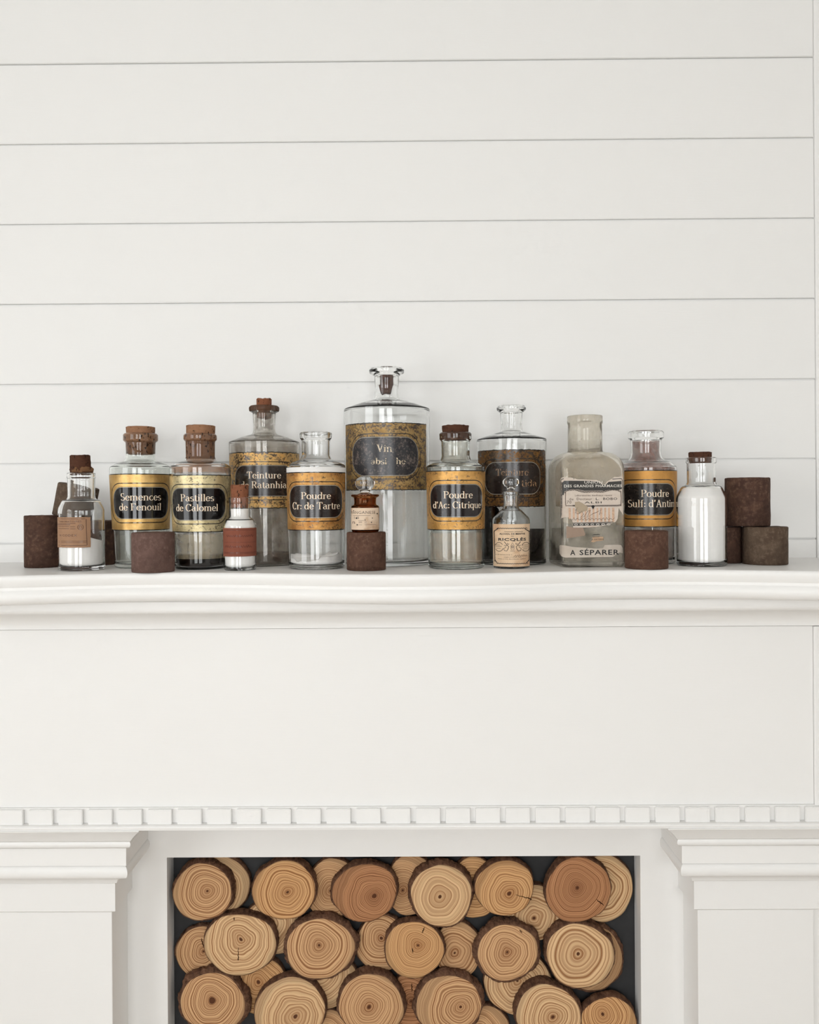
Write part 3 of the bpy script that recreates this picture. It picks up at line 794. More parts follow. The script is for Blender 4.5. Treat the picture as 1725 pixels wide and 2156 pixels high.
# ================================================================== ROUND BOTTLES
def fillet(pts):
    """pts: (r, z, fillet radius) -> rounded polyline of (r, z)"""
    out = []
    for i, p in enumerate(pts):
        f = p[2] if len(p) > 2 else 0
        if i in (0, len(pts) - 1) or f <= 0:
            out.append((p[0], p[1])); continue
        A, P, B = Vector(pts[i - 1][:2]), Vector(p[:2]), Vector(pts[i + 1][:2])
        u, v = (A - P), (B - P); lu, lv = u.length, v.length
        if lu < 1e-9 or lv < 1e-9: out.append((p[0], p[1])); continue
        u /= lu; v /= lv
        ang = math.acos(max(-1, min(1, u.dot(v))))
        if ang > math.pi - 0.05: out.append((p[0], p[1])); continue
        tl = min(f / math.tan(ang / 2), lu * 0.49, lv * 0.49)
        n = 6
        s0, s1 = P + u * tl, P + v * tl
        for k in range(n + 1):
            q = k / n
            w = s0 * (1 - q) ** 2 + P * 2 * q * (1 - q) + s1 * q * q
            out.append((w.x, w.y))
    return out
def lathe(name, prof, mat, parent, n=72, closed_ends=True, wob=None):
    """prof: (r,z) polyline, axis ends where r = 0"""
    V, FC, rows = [], [], []
    for r, z in prof:
        if r < 1e-6:
            rows.append([len(V)]); V.append((0, 0, z))
        else:
            rows.append(list(range(len(V), len(V) + n)))
            for j in range(n):
                a = 2 * math.pi * j / n
                rr, zz = (r, z) if wob is None else wob(r, z, a)
                V.append((rr * math.sin(a), -rr * math.cos(a), zz))
    for A, B in zip(rows[:-1], rows[1:]):
        for j in range(n):
            k = (j + 1) % n
            if len(A) == 1 and len(B) == 1: continue
            if len(A) == 1: FC.append((A[0], B[k], B[j]))
            elif len(B) == 1: FC.append((A[j], A[k], B[0]))
            else: FC.append((A[j], A[k], B[k], B[j]))
    o = mesh_obj(name, V, FC, mat, parent, True)
    bm = bmesh.new(); bm.from_mesh(o.data)
    bmesh.ops.recalc_face_normals(bm, faces=bm.faces[:])
    bm.to_mesh(o.data); bm.free()
    return o
class Bottle:
    """a round bottle measured off the photograph: cx, base = centre and front bottom (px); prof = (radius px, py, fillet px) from rim to base"""
    def __init__(s, name, label, cx, base, prof, mat, wall=0.0026, floor=0.006, zsup=None, bore=None, group='apothecary bottles on the mantel', cat='bottle', Yc=None):
        s.cx = cx; zs = ZS if zsup is None else zsup
        rb = prof[-1][0]; s.rpx = max(p[0] for p in prof)
        fr = at_z(cx, base, zs)
        d = fr.y - CAM.y
        d = d / (1 - rb / F) if Yc is None else Yc - CAM.y
        s.k = d / F; s.d = d
        Rmax = s.rpx * s.k
        s.Y = min(CAM.y + d, -Rmax - 0.004)
        s.R = Rmax; s.z0 = zs
        s.X = at_y(cx, base, s.Y).x
        s.alpha = math.atan2(-s.X, s.Y - CAM.y)      # direction of the viewer the label faces
        s.root = empty(name, (s.X, s.Y, zs))
        tag(s.root, label, cat, group)
        P = []
        for i, p in enumerate(prof):
            z = zpx(cx, p[1], s.Y) - zs if i < len(prof) - 1 else 0.0
            P.append((p[0] * s.k, z, (p[2] if len(p) > 2 else 0) * s.k))
        s.H = P[0][1]
        s.outer = fillet(P + [(rb * s.k * 0.82, 0.0, 0), (0.0, 0.0016, 0)])
        # inner wall: offset, bore limited in the neck
        top_r = s.outer[0][0]
        dense = []
        for (r0, z0), (r1, z1) in zip(s.outer[:-1], s.outer[1:]):
            m = max(1, int(math.hypot(r1 - r0, z1 - z0) / 0.003))
            dense += [(r0 + (r1 - r0) * k / m, z0 + (z1 - z0) * k / m) for k in range(m)]
        pts = [p for p in dense if p[1] > floor + 0.0012]
        inn = []
        for i, (r, z) in enumerate(pts):
            a, b = pts[max(0, i - 1)], pts[min(len(pts) - 1, i + 1)]
            tx, tz = b[0] - a[0], b[1] - a[1]; L = math.hypot(tx, tz) or 1
            nx, nz = tz / L, -tx / L                # towards the axis when walking downwards
            if nx > 0: nx, nz = -nx, -nz
            inn.append((max(0.0005, r + nx * wall), z - abs(nz) * wall))
        s.neck_z = zpx(cx, bore[1], s.Y) - zs if bore else -1
        br = bore[0] * s.k - wall if bore else 1e9
        q = [(min(r, br) if z > s.neck_z else r, z) for r, z in inn]
        # keep monotone downwards
        mono = [(min(br, top_r - 0.0012), s.H)]
        for r, z in q:
            if z < mono[-1][1] - 1e-5: mono.append((r, z))
        last = mono[-1][0]
        mono += [(last - 0.0012, floor + 0.0008), (last * 0.9, floor), (0.0, floor + 0.001)]
        s.inner = mono
        s.glass = lathe('glass_body', [(0.0, 0.0016)] + s.outer[::-1][1:] + mono, mat, s.root)
    def z(s, py): return zpx(s.cx, py, s.Y) - s.z0
    def rad_at(s, v):
        pts = s.outer
        for (r0, z0), (r1, z1) in zip(pts[:-1], pts[1:]):
            if z1 <= v <= z0 and z0 - z1 > 1e-7:
                f = (v - z1) / (z0 - z1); return r1 + (r0 - r1) * f
        return s.R
    def fill(s, name, mat, top, gap=0.0005, label=None, bottom=None, closed=True):
        """contents inside the glass; top(a) = height over the bottle foot at angle a (0 = front, +90 deg = towards +x)"""
        f = (lambda a: top) if not callable(top) else top
        prof = [(max(0.0004, r - gap), z + (gap if z < 0.012 else 0)) for r, z in s.inner[1:]]
        zmax = max(f(math.radians(k)) for k in range(0, 360, 5))
        # insert a level at the max height
        pr = []
        for (r0, z0), (r1, z1) in zip(prof[:-1], prof[1:]):
            pr.append((r0, z0))
            m = max(1, int((z0 - z1) / 0.004))
            for k in range(1, m): pr.append((r0 + (r1 - r0) * k / m, z0 + (z1 - z0) * k / m))
        pr.append(prof[-1])
        pr = [p for p in pr if p[1] <= zmax + 0.0041]
        rt = pr[0][0]
        cap = [(0.0, pr[0][1])] + [(rt * k, pr[0][1]) for k in (0.25, 0.5, 0.75, 0.95)]
        def wob(r, z, a):
            return r, min(z, f(a) + 0.0 if r > 0.93 * rt else max(0.008, (f(a) * (r / rt) + f(a + math.pi) * (1 - r / rt) * 0.5 + f(0) * 0.5 * (1 - r / rt))))
        o = lathe(name, cap + pr, mat, s.root, 72, True, wob)
        if not closed: pass
        o.data.vertices[0].co.z = min(o.data.vertices[0].co.z, sum(f(math.radians(k)) for k in range(0, 360, 30)) / 12)
        return o
    def film(s, name, mat, py0, py1, off=0.0004):
        """thin deposit or painted light on the inner glass between two heights (px)"""
        za, zb = s.z(py0), s.z(py1)
        pr = [(r - off, z) for r, z in s.inner if zb <= z <= za and r > 0.002]
        full = []
        for (r0, z0), (r1, z1) in zip(s.inner[:-1], s.inner[1:]):
            m = max(1, int(abs(z0 - z1) / 0.003))
            full += [(r0 + (r1 - r0) * k / m - off, z0 + (z1 - z0) * k / m) for k in range(m)]
        pr = [p for p in full if zb <= p[1] <= za and p[0] > 0.002]
        return lathe(name, pr, mat, s.root)
    def lip_stain(s, mat, y1):
        """stain on the outside of the lip"""
        zb = s.z(y1)
        pr = [(s.outer[0][0] - 0.002, s.H + 0.0002)] + [(r + 0.0002, z) for r, z in s.outer if z >= zb]
        return lathe('stained_lip', pr, mat, s.root)
    def cork(s, mat, rt, y0, rb_, y1, rough=1.0, tilt=0.0, name='cork', dx=0.0, seed=0):
        """tapered cork from y0 (top) to y1 (bottom), radii in px"""
        za, zb = s.z(y0), s.z(y1); r0, r1 = rt * s.k, rb_ * s.k
        pr = [(0.0, za), (r0 * 0.5, za), (r0 * 0.93, za), (r0, za - 0.0008)]
        m = 10
        pr += [(r0 + (r1 - r0) * k / m, za - 0.0012 + (zb - za + 0.002) * k / m) for k in range(m + 1)] + [(r1 * 0.9, zb), (0.0, zb)]
        def wob(r, z, a):
            nz = noise.noise(Vector((math.sin(a) * 3 + seed * 7, math.cos(a) * 3, z * 260 + seed)))
            return r * (1 + 0.03 * rough * nz), z + 0.0007 * rough * nz
        o = lathe(name, pr, mat, s.root, 48, True, wob)
        o.location = (dx * s.k, 0, 0); 
        if tilt:
            o.rotation_euler = (0, math.radians(tilt), 0); o.location.x -= math.sin(math.radians(tilt)) * zb
        return o
    def patch(s, name, x0, x1, y0, y1, mat, lift=0.0004, n=48, parent=None, full=False, ragged=0.0):
        """label wrapped on the glass; UV in metres from its centre"""
        S = Wrap(s, lift)
        u0, u1 = (-math.pi * s.R, math.pi * s.R) if full else (S.u(x0), S.u(x1))
        v1, v0 = S.v(y0), S.v(y1); m = 12
        V, UV, FC = [], [], []
        for j in range(m + 1):
            v = v0 + (v1 - v0) * j / m
            for i in range(n + 1):
                u = u0 + (u1 - u0) * i / n
                du = dv = 0
                if ragged and (j in (0, m)): dv = ragged * noise.noise(Vector((u * 300, v * 50, 3)))
                if ragged and (i in (0, n)): du = ragged * noise.noise(Vector((v * 300, u * 50, 8)))
                V.append(S.pt(u + du, v + dv)); UV.append((u - (u0 + u1) / 2 if not full else u, v - (v0 + v1) / 2))
        for j in range(m):
            for i in range(n):
                a = j * (n + 1) + i; FC.append((a, a + 1, a + n + 2, a + n + 1))
        o = mesh_obj(name, V, FC, mat, parent or s.root, True, UV)
        return o, (v1 - v0), (v0 + v1) / 2
    def gilt(s, i, x0, x1, y0, y1, line, pan, gold, gold2, wear, pan_col=(0.006, 0.005, 0.005), pan_wear=0.0, pan_wear_col=(0.2, 0.17, 0.15), texts=(), ink=None, ink2=None, ragged=0.0, spot=(0.05, 0.03, 0.02), rl=0.8, skip=None):
        S = Wrap(s)
        H = S.v(y0) - S.v(y1); vc = (S.v(y0) + S.v(y1)) / 2; uc = (S.u(x0) + S.u(x1)) / 2
        lb = ((S.u(line[1]) - S.u(line[0])) / 2, (S.v(line[2]) - S.v(line[3])) / 2); pb = ((S.u(pan[1]) - S.u(pan[0])) / 2, (S.v(pan[2]) - S.v(pan[3])) / 2)
        pc = (S.v(pan[2]) + S.v(pan[3])) / 2 - vc
        px_ = (S.u(pan[0]) + S.u(pan[1])) / 2 - uc
        m = gilt_mat(i, 0, H, lb, lb[1] * rl, pb, pb[1] * rl, pc, px_, gold, gold2, wear, pan_col, pan_wear, pan_wear_col, spot=spot)
        o, _, _ = s.patch('gilt_label', x0, x1, y0, y1, m, ragged=ragged, n=64)
        o['label'] = 'gilt paper label with black cartouche'
        for q, (tx, a, b, base, cap) in enumerate(texts):
            sk = (skip or {}).get(q, ())
            put_text('lettering', S, 'didone', tx, a, b, base, cap, ink2 or INK_COPPER, o, lift=0.00065, dx=0.00042, skip=sk)
            put_text('lettering', S, 'didone', tx, a, b, base, cap, ink or INK_CREAM, o, lift=0.00085, skip=sk, thick=0.10)
        return o

GOLD1, GOLD2 = srgb(222, 186, 122), srgb(188, 148, 86)
PALEG1, PALEG2 = srgb(216, 202, 160), srgb(174, 158, 118)
OCH1, OCH2 = srgb(216, 168, 100), srgb(164, 112, 58)
OLV1, OLV2 = srgb(182, 154, 104), srgb(136, 108, 68)

# --- fennel seed bottle
B = Bottle('apothecary_bottle', 'corked glass bottle with clean gilt label lettered Semences de Fenouil', 298, 1197,
    [(33, 913, 1), (35.5, 916, 4), (35.5, 928, 4), (30.5, 932, 3), (29.5, 962, 2), (33, 971, 8), (53, 978, 16), (63, 984, 7), (63, 1000, 3), (54, 1190, 5), (51, 1197, 3)], M_GLASS_G, bore=(30.5, 966))
B.film('dust_or_light_film', film_mat('thin_grey_lightening', srgb(196, 190, 176), 0.05, 0.18, 30, 0.3, 0.7, zstretch=0.3), 1120, 1182)  # painted light: pale grey film brightens the dim glass below the label
B.cork(M_CORK, 29.5, 899, 27.3, 957, seed=1)
B.gilt(1, 235.3, 360.7, 997, 1117.5, (238.5, 357.5, 1016.5, 1100), (242.5, 354, 1025, 1093), GOLD1, GOLD2, 0.08,
       texts=(('Semences', 257, 338, 1053.5, 15), ('de Fenouil', 254, 339, 1074.5, 14.5)))
# --- calomel bottle
B = Bottle('apothecary_bottle', 'brown-stained corked bottle with pale gilt label lettered Pastilles de Calomel and dark dregs', 423.5, 1200,
    [(32, 914, 1), (34.5, 917, 4), (34.5, 926, 4), (30.5, 930, 3), (30, 962, 2), (33, 970, 8), (53, 976, 16), (63, 983, 7), (63, 1000, 3), (54, 1192, 5), (51, 1200, 3)], M_GLASS, bore=(31, 965), floor=0.0028)
B.cork(M_CORK, 29.8, 896, 28.6, 968, seed=2, tilt=1.0)
B.film('brown_stain', film_mat('tan_deposit', srgb(176, 132, 92), 0.25, 0.75, 40, 0.3, 0.7, srgb(140, 92, 56)), 967, 998)
B.film('dust_or_light_film', film_mat('beige_dust', srgb(206, 194, 170), 0.3, 0.6, 40, 0.3, 0.7, srgb(168, 150, 120)), 1120, 1176)
B.fill('dregs', M_TAR, lambda a: 0.0205 + 0.0012 * math.cos(a))
B.gilt(2, 361, 486.5, 999, 1121.5, (362.5, 479, 1018.5, 1102.5), (365, 476, 1027, 1096), PALEG1, PALEG2, 0.45,
       texts=(('Pastilles', 382.5, 450.5, 1055, 14.5), ('de Calomel', 373, 459.5, 1076, 14.5)))
# --- ratanhia tincture
B = Bottle('apothecary_bottle', 'tall dusty bottle with brown lip lettered Teinture de Ratanhia, crumbling cork in its neck', 558.5, 1193,
    [(28, 855, 1), (31.5, 858, 4), (31, 866, 5), (24, 870, 4), (22.5, 900, 3), (24, 914, 8), (48, 921, 12), (73.5, 931, 3), (73.5, 945, 1), (72, 1186, 5), (69, 1193, 3)], M_GLASS_DUST, bore=(23, 908), floor=0.0028)
B.cork(M_CORK_RED, 15.8, 840, 15, 880, 2.5, seed=3)
B.film('dust_or_light_film', film_mat('grey_brown_grime', srgb(196, 182, 166), 0.12, 0.5, 45, 0.4, 0.75, srgb(120, 86, 64)), 934, 1170)
B.lip_stain(film_mat('brown_lip_stain', srgb(104, 78, 62), 0.6, 0.9, 60, 0.35, 0.65, srgb(80, 54, 42)), 867)
B.film('neck_stain', film_mat('brown_neck_stain', srgb(110, 76, 54), 0.0, 0.6, 70, 0.45, 0.75), 858, 905)
B.fill('residue', M_RESIDUE, lambda a: 0.0195 + 0.001 * math.cos(a))
B.gilt(3, 487, 630, 951, 1070.5, (494, 622, 972.5, 1053), (499, 617, 979, 1045.5), OCH1, OLV1, 0.75, (0.02, 0.014, 0.011), 0.45, srgb(84, 68, 58), ragged=0.001,
       texts=(('Teinture', 523, 591, 1007, 14), ('de Ratanhia', 511, 602, 1027.5, 14)))
# --- cream of tartar powder
B = Bottle('apothecary_bottle', 'uncorked clear bottle with amber gilt label lettered Poudre Cr: de Tartre, white clumps at bottom', 667, 1200,
    [(33, 911, 1), (34, 914, 3), (33, 924, 4), (30, 927, 2), (29.5, 958, 2), (33, 968, 8), (50, 973, 16), (61.5, 980, 6), (61.5, 996, 3), (58.5, 1192, 5), (55, 1200, 3)], M_GLASS, bore=(30, 962))
B.film('lightening_film', film_mat('whitish_lightening', srgb(222, 218, 210), 0.02, 0.35, 40, 0.45, 0.8, srgb(206, 200, 190)), 1120, 1180)  # whitish film painted in to lift the dark interior below the label
def clump(a): return 0.0125 + 0.016 * max(0, noise.noise(Vector((math.sin(a) * 2.2 + 3, math.cos(a) * 2.2, 1.5)))) + 0.009 * max(0, math.sin(a)) + 0.0035 * noise.noise(Vector((math.sin(a) * 9, math.cos(a) * 9, 7)))
B.fill('white_powder', M_POWDER, clump)
B.patch('white_band', 606, 728, 983, 993.3, paper_mat('white_band_paper', (0.82, 0.81, 0.79), (0.76, 0.75, 0.73), (0.6, 0.57, 0.52), 0.2))
B.gilt(4, 606, 728, 993.5, 1117.5, (609, 725, 1015, 1098.5), (612, 721, 1021, 1091), OCH1, OCH2, 0.5, (0.018, 0.012, 0.01), 0.35, srgb(78, 60, 52),
       texts=(('Poudre', 636, 696.5, 1050.5, 14), ('Cr: de Tartre', 618.5, 715, 1072, 14.5)))
# --- big wine bottle
B = Bottle('apothecary_bottle', 'tallest clear bottle, worn tarnished label lettered Vin, dark cork sunk in its neck', 817, 1193,
    [(33, 776, 1), (37, 779, 3), (36.5, 786, 4), (26, 791.5, 4), (24.3, 820, 3), (25.5, 842, 8), (55, 849, 14), (90, 862, 3), (90, 880, 1), (88.5, 1186, 5), (85, 1193, 3)], M_GLASS, bore=(24.6, 836))
B.film('dust_or_light_film', film_mat('pale_beige_lightening', srgb(222, 210, 192), 0.02, 0.12, 30, 0.3, 0.7, srgb(190, 176, 156), zstretch=0.3), 1034, 1180)  # beige film added to raise the brightness seen through the lower glass
B.cork(M_CORK_OLD, 14, 789, 14, 812, 1.0, seed=5, name='cork')
B.cork(M_CORK_OLD, 14.5, 811, 11, 829, 4.0, seed=9, name='cork_fragment', dx=-2)
B.gilt(5, 732, 897, 889, 1032, (742.5, 883.5, 912, 1008), (746.5, 880, 919, 1002), OLV1, srgb(150, 118, 72), 0.85, (0.018, 0.017, 0.02), 0.75, srgb(126, 112, 104), ragged=0.0012, rl=0.85,
       texts=(('Vin', 796, 827, 951, 15), ('absinthe', 784, 853, 977, 13)), ink=INK_WORN, ink2=INK_WORN, skip={1: (4, 5)})
# --- citric acid powder
B = Bottle('apothecary_bottle', 'corked bottle with ochre gilt label lettered Poudre d\'Ac: Citrique, stained lower glass', 961, 1199.7,
    [(32, 911, 1), (34, 914, 3), (33.8, 925, 4), (30.5, 929, 2), (29.8, 960, 2), (33, 971, 8), (50, 975, 14), (62, 982, 6), (62, 996, 3), (58.5, 1192, 5), (55, 1199.7, 3)], M_GLASS_G, bore=(30.5, 964))
B.cork(M_CORK_DARK, 28.3, 896, 26.8, 926, 1.4, seed=6)
B.film('neck_dust', film_mat('neck_dust', srgb(176, 156, 130), 0.05, 0.55, 55, 0.4, 0.7), 930, 990)
B.film('stain_or_tint', film_mat('peach_stain', srgb(212, 186, 160), 0.1, 0.45, 35, 0.35, 0.7, srgb(150, 116, 90)), 1117, 1185)
B.gilt(6, 899.5, 1022.5, 990, 1117, (904.5, 1019, 1011, 1097), (908, 1016, 1019, 1089.5), OCH1, srgb(176, 132, 70), 0.45, (0.013, 0.009, 0.009), 0.22, srgb(84, 66, 60),
       texts=(('Poudre', 935.5, 995, 1049, 14.5), ("d'Ac: Citrique", 914, 1012, 1070, 14)))
# --- second tincture, blackened
B = Bottle('apothecary_bottle', 'open tall bottle with blackened tarry inside and dark brown worn label lettered Teinture', 1079, 1191,
    [(28, 855, 1), (31, 858, 4), (30.5, 864, 4), (23.5, 869, 4), (21.8, 895, 3), (23, 909, 8), (46, 916, 12), (73, 925, 3), (73, 940, 1), (71, 1184, 5), (68, 1191, 3)], M_GLASS, bore=(22.6, 903), floor=0.0028)
def tar(a):
    s_ = math.sin(a - B.alpha)
    fr = B.z(1158)
    h = fr + (B.z(1066) - fr) * max(0, min(1, (-s_ - 0.12) / 0.35))
    h = max(h, fr + (B.z(1112) - fr) * max(0, min(1, (s_ - 0.68) / 0.32)))
    if math.cos(a - B.alpha) < 0 and s_ > -0.4: h = min(h, fr)
    return h
B.fill('tarry_residue', M_TAR, tar)
B.gilt(7, 1009.6, 1148, 946, 1067.5, (1017, 1142, 967, 1048), (1024, 1137, 972, 1041.5), srgb(138, 98, 48), srgb(92, 62, 32), 1.0, (0.016, 0.01, 0.008), 0.5, srgb(66, 48, 38), ragged=0.0014, spot=(0.03, 0.018, 0.01),
       texts=(('Teinture', 1047, 1112, 1001, 14), ("d'As: fetida", 1031, 1129, 1024, 14)), ink=ink_mat('tarnished_lettering', srgb(152, 118, 84), wear=0.75), ink2=ink_mat('tarnished_lettering_b', srgb(110, 80, 54), wear=0.75), skip={1: (0, 1, 2, 3, 4, 5, 7)})
# --- antimony powder
B = Bottle('apothecary_bottle', 'open bottle with reddish stained neck lettered Poudre Sulf: d\'Antim, behind a rusty cylinder', 1362, 1189,
    [(34, 908, 1), (36.5, 911, 3), (36.3, 923, 3), (31.5, 927, 2), (31, 955, 2), (34, 966, 8), (51, 974, 14), (62, 984, 6), (62, 998, 3), (58.5, 1182, 5), (55, 1189, 3)], M_GLASS, bore=(31.8, 960))
B.film('neck_stain', film_mat('reddish_neck_stain', srgb(150, 112, 100), 0.3, 0.85, 60, 0.35, 0.65, srgb(112, 76, 66)), 928, 995)
B.film('stain_or_tint', film_mat('painted_brown_reflection', srgb(140, 110, 92), 0.15, 0.5, 30, 0.35, 0.7), 1110, 1180)  # brown film paints the rusty cylinder's reflection into the lower glass
B.gilt(8, 1300.5, 1423.5, 989.5, 1110.5, (1305, 1420, 1009, 1092), (1310, 1418, 1017.5, 1085.5), srgb(204, 152, 82), srgb(186, 138, 76), 0.2, (0.012, 0.009, 0.008), 0.45, srgb(92, 80, 70),
       texts=(('Poudre', 1351, 1406, 1046, 14.5), ("Sulf: d'Antim", 1325, 1418.5, 1067.5, 15)))
# ================================================================== SMALL BOTTLES
# --- powder bottle with brown paper label
B = Bottle('powder_bottle', 'small clear bottle of white powder with brown printed paper label and dark cork', 172.5, 1203,
    [(27.5, 996, 1), (28.8, 998, 1.5), (28.8, 1005, 2), (27.5, 1008, 1), (27.5, 1045, 2), (29, 1051, 5), (38, 1053, 12), (46.5, 1072, 22), (46.5, 1100, 3), (46.3, 1197, 4), (44, 1203, 3)], M_GLASS, bore=(27.8, 1047), group='small bottles on the mantel')
B.cork(M_CORK_DARK, 20.5, 958.5, 21.5, 1000, 1.2, seed=11, tilt=-2, dx=-1.0)
B.cork(cork_mat('torn_paper_seal', srgb(132, 98, 70), srgb(96, 66, 44)), 21.5, 985, 23.5, 995.5, 5.0, seed=12, name='paper_seal', dx=1.0)
B.fill('white_powder', M_POWDER, lambda a: B.z(1133) + 0.0062 * math.cos(a + 0.2) * 0.6 - 0.0035 * math.sin(a - 0.5))
S = Wrap(B, 0.0005)
M_KRAFT = paper_mat('kraft_paper', srgb(168, 132, 104), srgb(146, 112, 86), srgb(118, 104, 82), 0.35)
lab, _, _ = B.patch('paper_label', 122.5, 189.5, 1089, 1153, M_KRAFT, ragged=0.0006)
lab['label'] = 'brown printed paper label'
S = Wrap(B, 0.0007)
for (a, b, y, w) in ((127, 179, 1092.5, 1.0), (127, 161, 1102, 0.9), (127, 151, 1104.5, 1.1), (128.5, 149, 1108, 0.8), (151, 160.5, 1109, 0.8), (129, 149, 1113, 0.8), (151, 161, 1113.5, 0.8),
                     (129, 181.5, 1139.5, 0.8), (129, 181.5, 1142.5, 0.8), (129, 182.5, 1148.5, 1.0)):
    put_line('printed_rule', S, [(a + (b - a) * k / 8, y) for k in range(9)], w, INK_FADED, lab)
put_line('printed_rule', S, [(181, 1093), (181.5, 1120), (182.5, 1148)], 1.3, INK_FADED, lab)
put_line('printed_seal', S, [(170.5 + 5.5 * math.cos(k * .3927), 1110 + 5.5 * math.sin(k * .3927)) for k in range(16)], 1.0, INK_FADED, lab, closed=True)
put_line('printed_seal', S, [(170.5 + 2.8 * math.cos(k * .7854), 1110 + 2.8 * math.sin(k * .7854)) for k in range(8)], 0.9, INK_FADED, lab, closed=True)
put_text('lettering', S, 'sans', 'N CODEX', 131, 163.5, 1129.5, 4.5, INK_FADED, lab)
put_text('lettering', S, 'sans', 'LABORATOIRES', 131, 172, 1099.5, 3.2, INK_FADED, lab)
# --- small bottle with red label
B = Bottle('powder_bottle', 'smallest corked bottle of white powder with a red-brown handwritten label', 505.7, 1202.3,
    [(22.5, 1047, 1), (23.3, 1049, 1), (23.3, 1058, 1.5), (22, 1060.5, 1), (22, 1087, 2), (24, 1091.5, 5), (29, 1093, 8), (34.3, 1106, 14), (34.3, 1120, 2), (34, 1196, 4), (32, 1202.3, 3)], M_GLASS, bore=(22.2, 1088), group='small bottles on the mantel', wall=0.002, floor=0.004)
B.cork(M_CORK_RED, 18.6, 1021, 17.8, 1069, 1.2, seed=13)
B.fill('white_powder', M_POWDER, B.z(1071))
M_REDPAPER = paper_mat('red_brown_paper', srgb(138, 82, 64), srgb(122, 70, 54), srgb(102, 56, 42), 0.4)
lab, _, _ = B.patch('paper_label', 471.8, 539.6, 1112, 1172, M_REDPAPER); lab['label'] = 'red-brown paper label with handwriting'
S = Wrap(B, 0.0006)
M_DKRED = ink_mat('dark_red_ink', srgb(84, 36, 24), 0.8)
for y, w in ((1116, .9), (1142, .5), (1163.5, .9), (1166, .6)):
    put_line('ruled_line', S, [(474 + 63.5 * k / 16, y) for k in range(17)], w, M_DKRED, lab)
def scrawl(x0, x1, y, amp, n, seed):
    r = random.Random(seed)
    return [(x0 + (x1 - x0) * k / n, y - amp * (0.5 + 0.5 * math.sin(k * 1.7 + seed)) * r.uniform(.5, 1.1)) for k in range(n + 1)]
put_line('handwriting', S, scrawl(479, 532, 1131, 6, 44, 1), 0.9, M_DKRED, lab)
put_line('handwriting', S, scrawl(476, 529, 1153.5, 6, 44, 5), 0.9, M_DKRED, lab)
# --- large powder bottle
B = Bottle('powder_bottle', 'big plain bottle filled with white powder, thin cork, beside the stacked rusty cylinders', 1478, 1194,
    [(30, 963.5, 1), (31, 965.5, 1.5), (31, 973, 2), (29.5, 976, 1), (29, 1015, 2), (31, 1021, 5), (40, 1024, 12), (51, 1046, 24), (51, 1080, 3), (50.6, 1187, 4), (48, 1194, 3)], M_GLASS, bore=(29.6, 1017), group='small bottles on the mantel', floor=0.005)
B.cork(M_CORK_DARK, 23.5, 952, 22.5, 972, 1.2, seed=14, dx=-2.0)
B.fill('white_powder', M_POWDER, lambda a: B.z(1024) + 0.002 * math.sin(a + 1))

# --- mint alcohol flask
B = Bottle('small_flask', 'little clear flask with glass stopper and cream printed peppermint alcohol label', 1077, 1198,
    [(17.5, 1035, 1), (18.5, 1036.5, 1), (18.3, 1040.5, 1.2), (16, 1043, 1), (15.3, 1058, 2), (17, 1071, 3), (22, 1074, 8), (39.3, 1091, 14), (39.3, 1105, 2), (38.6, 1193, 3), (37, 1198, 2)], M_GLASS, bore=(15.5, 1068), group='small bottles on the mantel', wall=0.002, floor=0.004)
def stopper(B, y0, y1, prof, mat, name='glass_stopper', flat=1.0):
    pr = fillet([(0.0, B.z(y0), 0)] + [(r * B.k, B.z(y), f * B.k) for r, y, f in prof] + [(0.0, B.z(y1), 0)])
    o = lathe(name, pr, mat, B.root, 48); o.scale = (1, flat, 1); return o
stopper(B, 1004, 1066, [(9, 1005, 4), (17.4, 1011, 6), (17.4, 1019, 6), (9, 1028, 4), (7, 1033, 2), (12.5, 1035.5, 1), (11.5, 1066, 1)], M_GLASS, flat=0.7)
M_CREAM = paper_mat('cream_paper', srgb(224, 198, 168), srgb(206, 176, 144), srgb(178, 134, 98), 0.6, 90)
lab, _, _ = B.patch('paper_label', 1039.5, 1115.3, 1103.6, 1193.5, M_CREAM); lab['label'] = 'cream label with black ornamental border'
S = Wrap(B, 0.0007)
def wav(x0, y0, x1, y1, n, amp):
    return [(x0 + (x1 - x0) * k / n + (amp * math.sin(k * 2.1) if abs(y1 - y0) > abs(x1 - x0) else 0), y0 + (y1 - y0) * k / n + (amp * math.sin(k * 2.1) if abs(y1 - y0) <= abs(x1 - x0) else 0)) for k in range(n + 1)]
for p, w in ((wav(1048, 1112.5, 1110, 1112.5, 40, 0.9), 1.3), (wav(1047, 1187, 1111, 1187, 40, 0.9), 1.3), (wav(1042.7, 1118, 1043.3, 1184, 36, .35), 1.3), (wav(1114, 1118, 1113.6, 1184, 36, .35), 1.1),
             (wav(1042.5, 1119, 1051, 1113, 8, .5), 1.6), (wav(1113.8, 1120, 1105, 1114, 8, .5), 1.6), (wav(1043, 1180, 1048, 1186, 8, .5), 1.6), (wav(1113.6, 1180, 1108, 1186, 8, .5), 1.4)):
    put_line('border', S, p, w, INK_BLACK, lab)
for a, b, y, w in ((1063, 1082, 1119.4, .7), (1084, 1101, 1119.4, .7), (1046, 1054, 1148, .7), (1046, 1058, 1151, .7), (1047, 1055.5, 1155, .6), (1098.5, 1112, 1148.3, .7), (1098.5, 1112, 1152.3, .7), (1101, 1110, 1156, .7), (1075, 1084, 1160, .8)):
    put_line('printed_rule', S, [(a + (b - a) * k / 6, y) for k in range(7)], w, INK_BLACK, lab)
put_text('lettering', S, 'sans', 'ALCOOL DE MENTHE', 1053.5, 1105, 1126, 3.8, INK_BLACK, lab, bold=0.03)
put_text('lettering', S, 'sans', 'DE', 1077, 1082, 1130, 2, INK_BLACK, lab)
put_text('lettering', S, 'sans', 'RICQLÈS', 1051, 1107, 1140, 8.6, INK_BLACK, lab, bold=0.03)
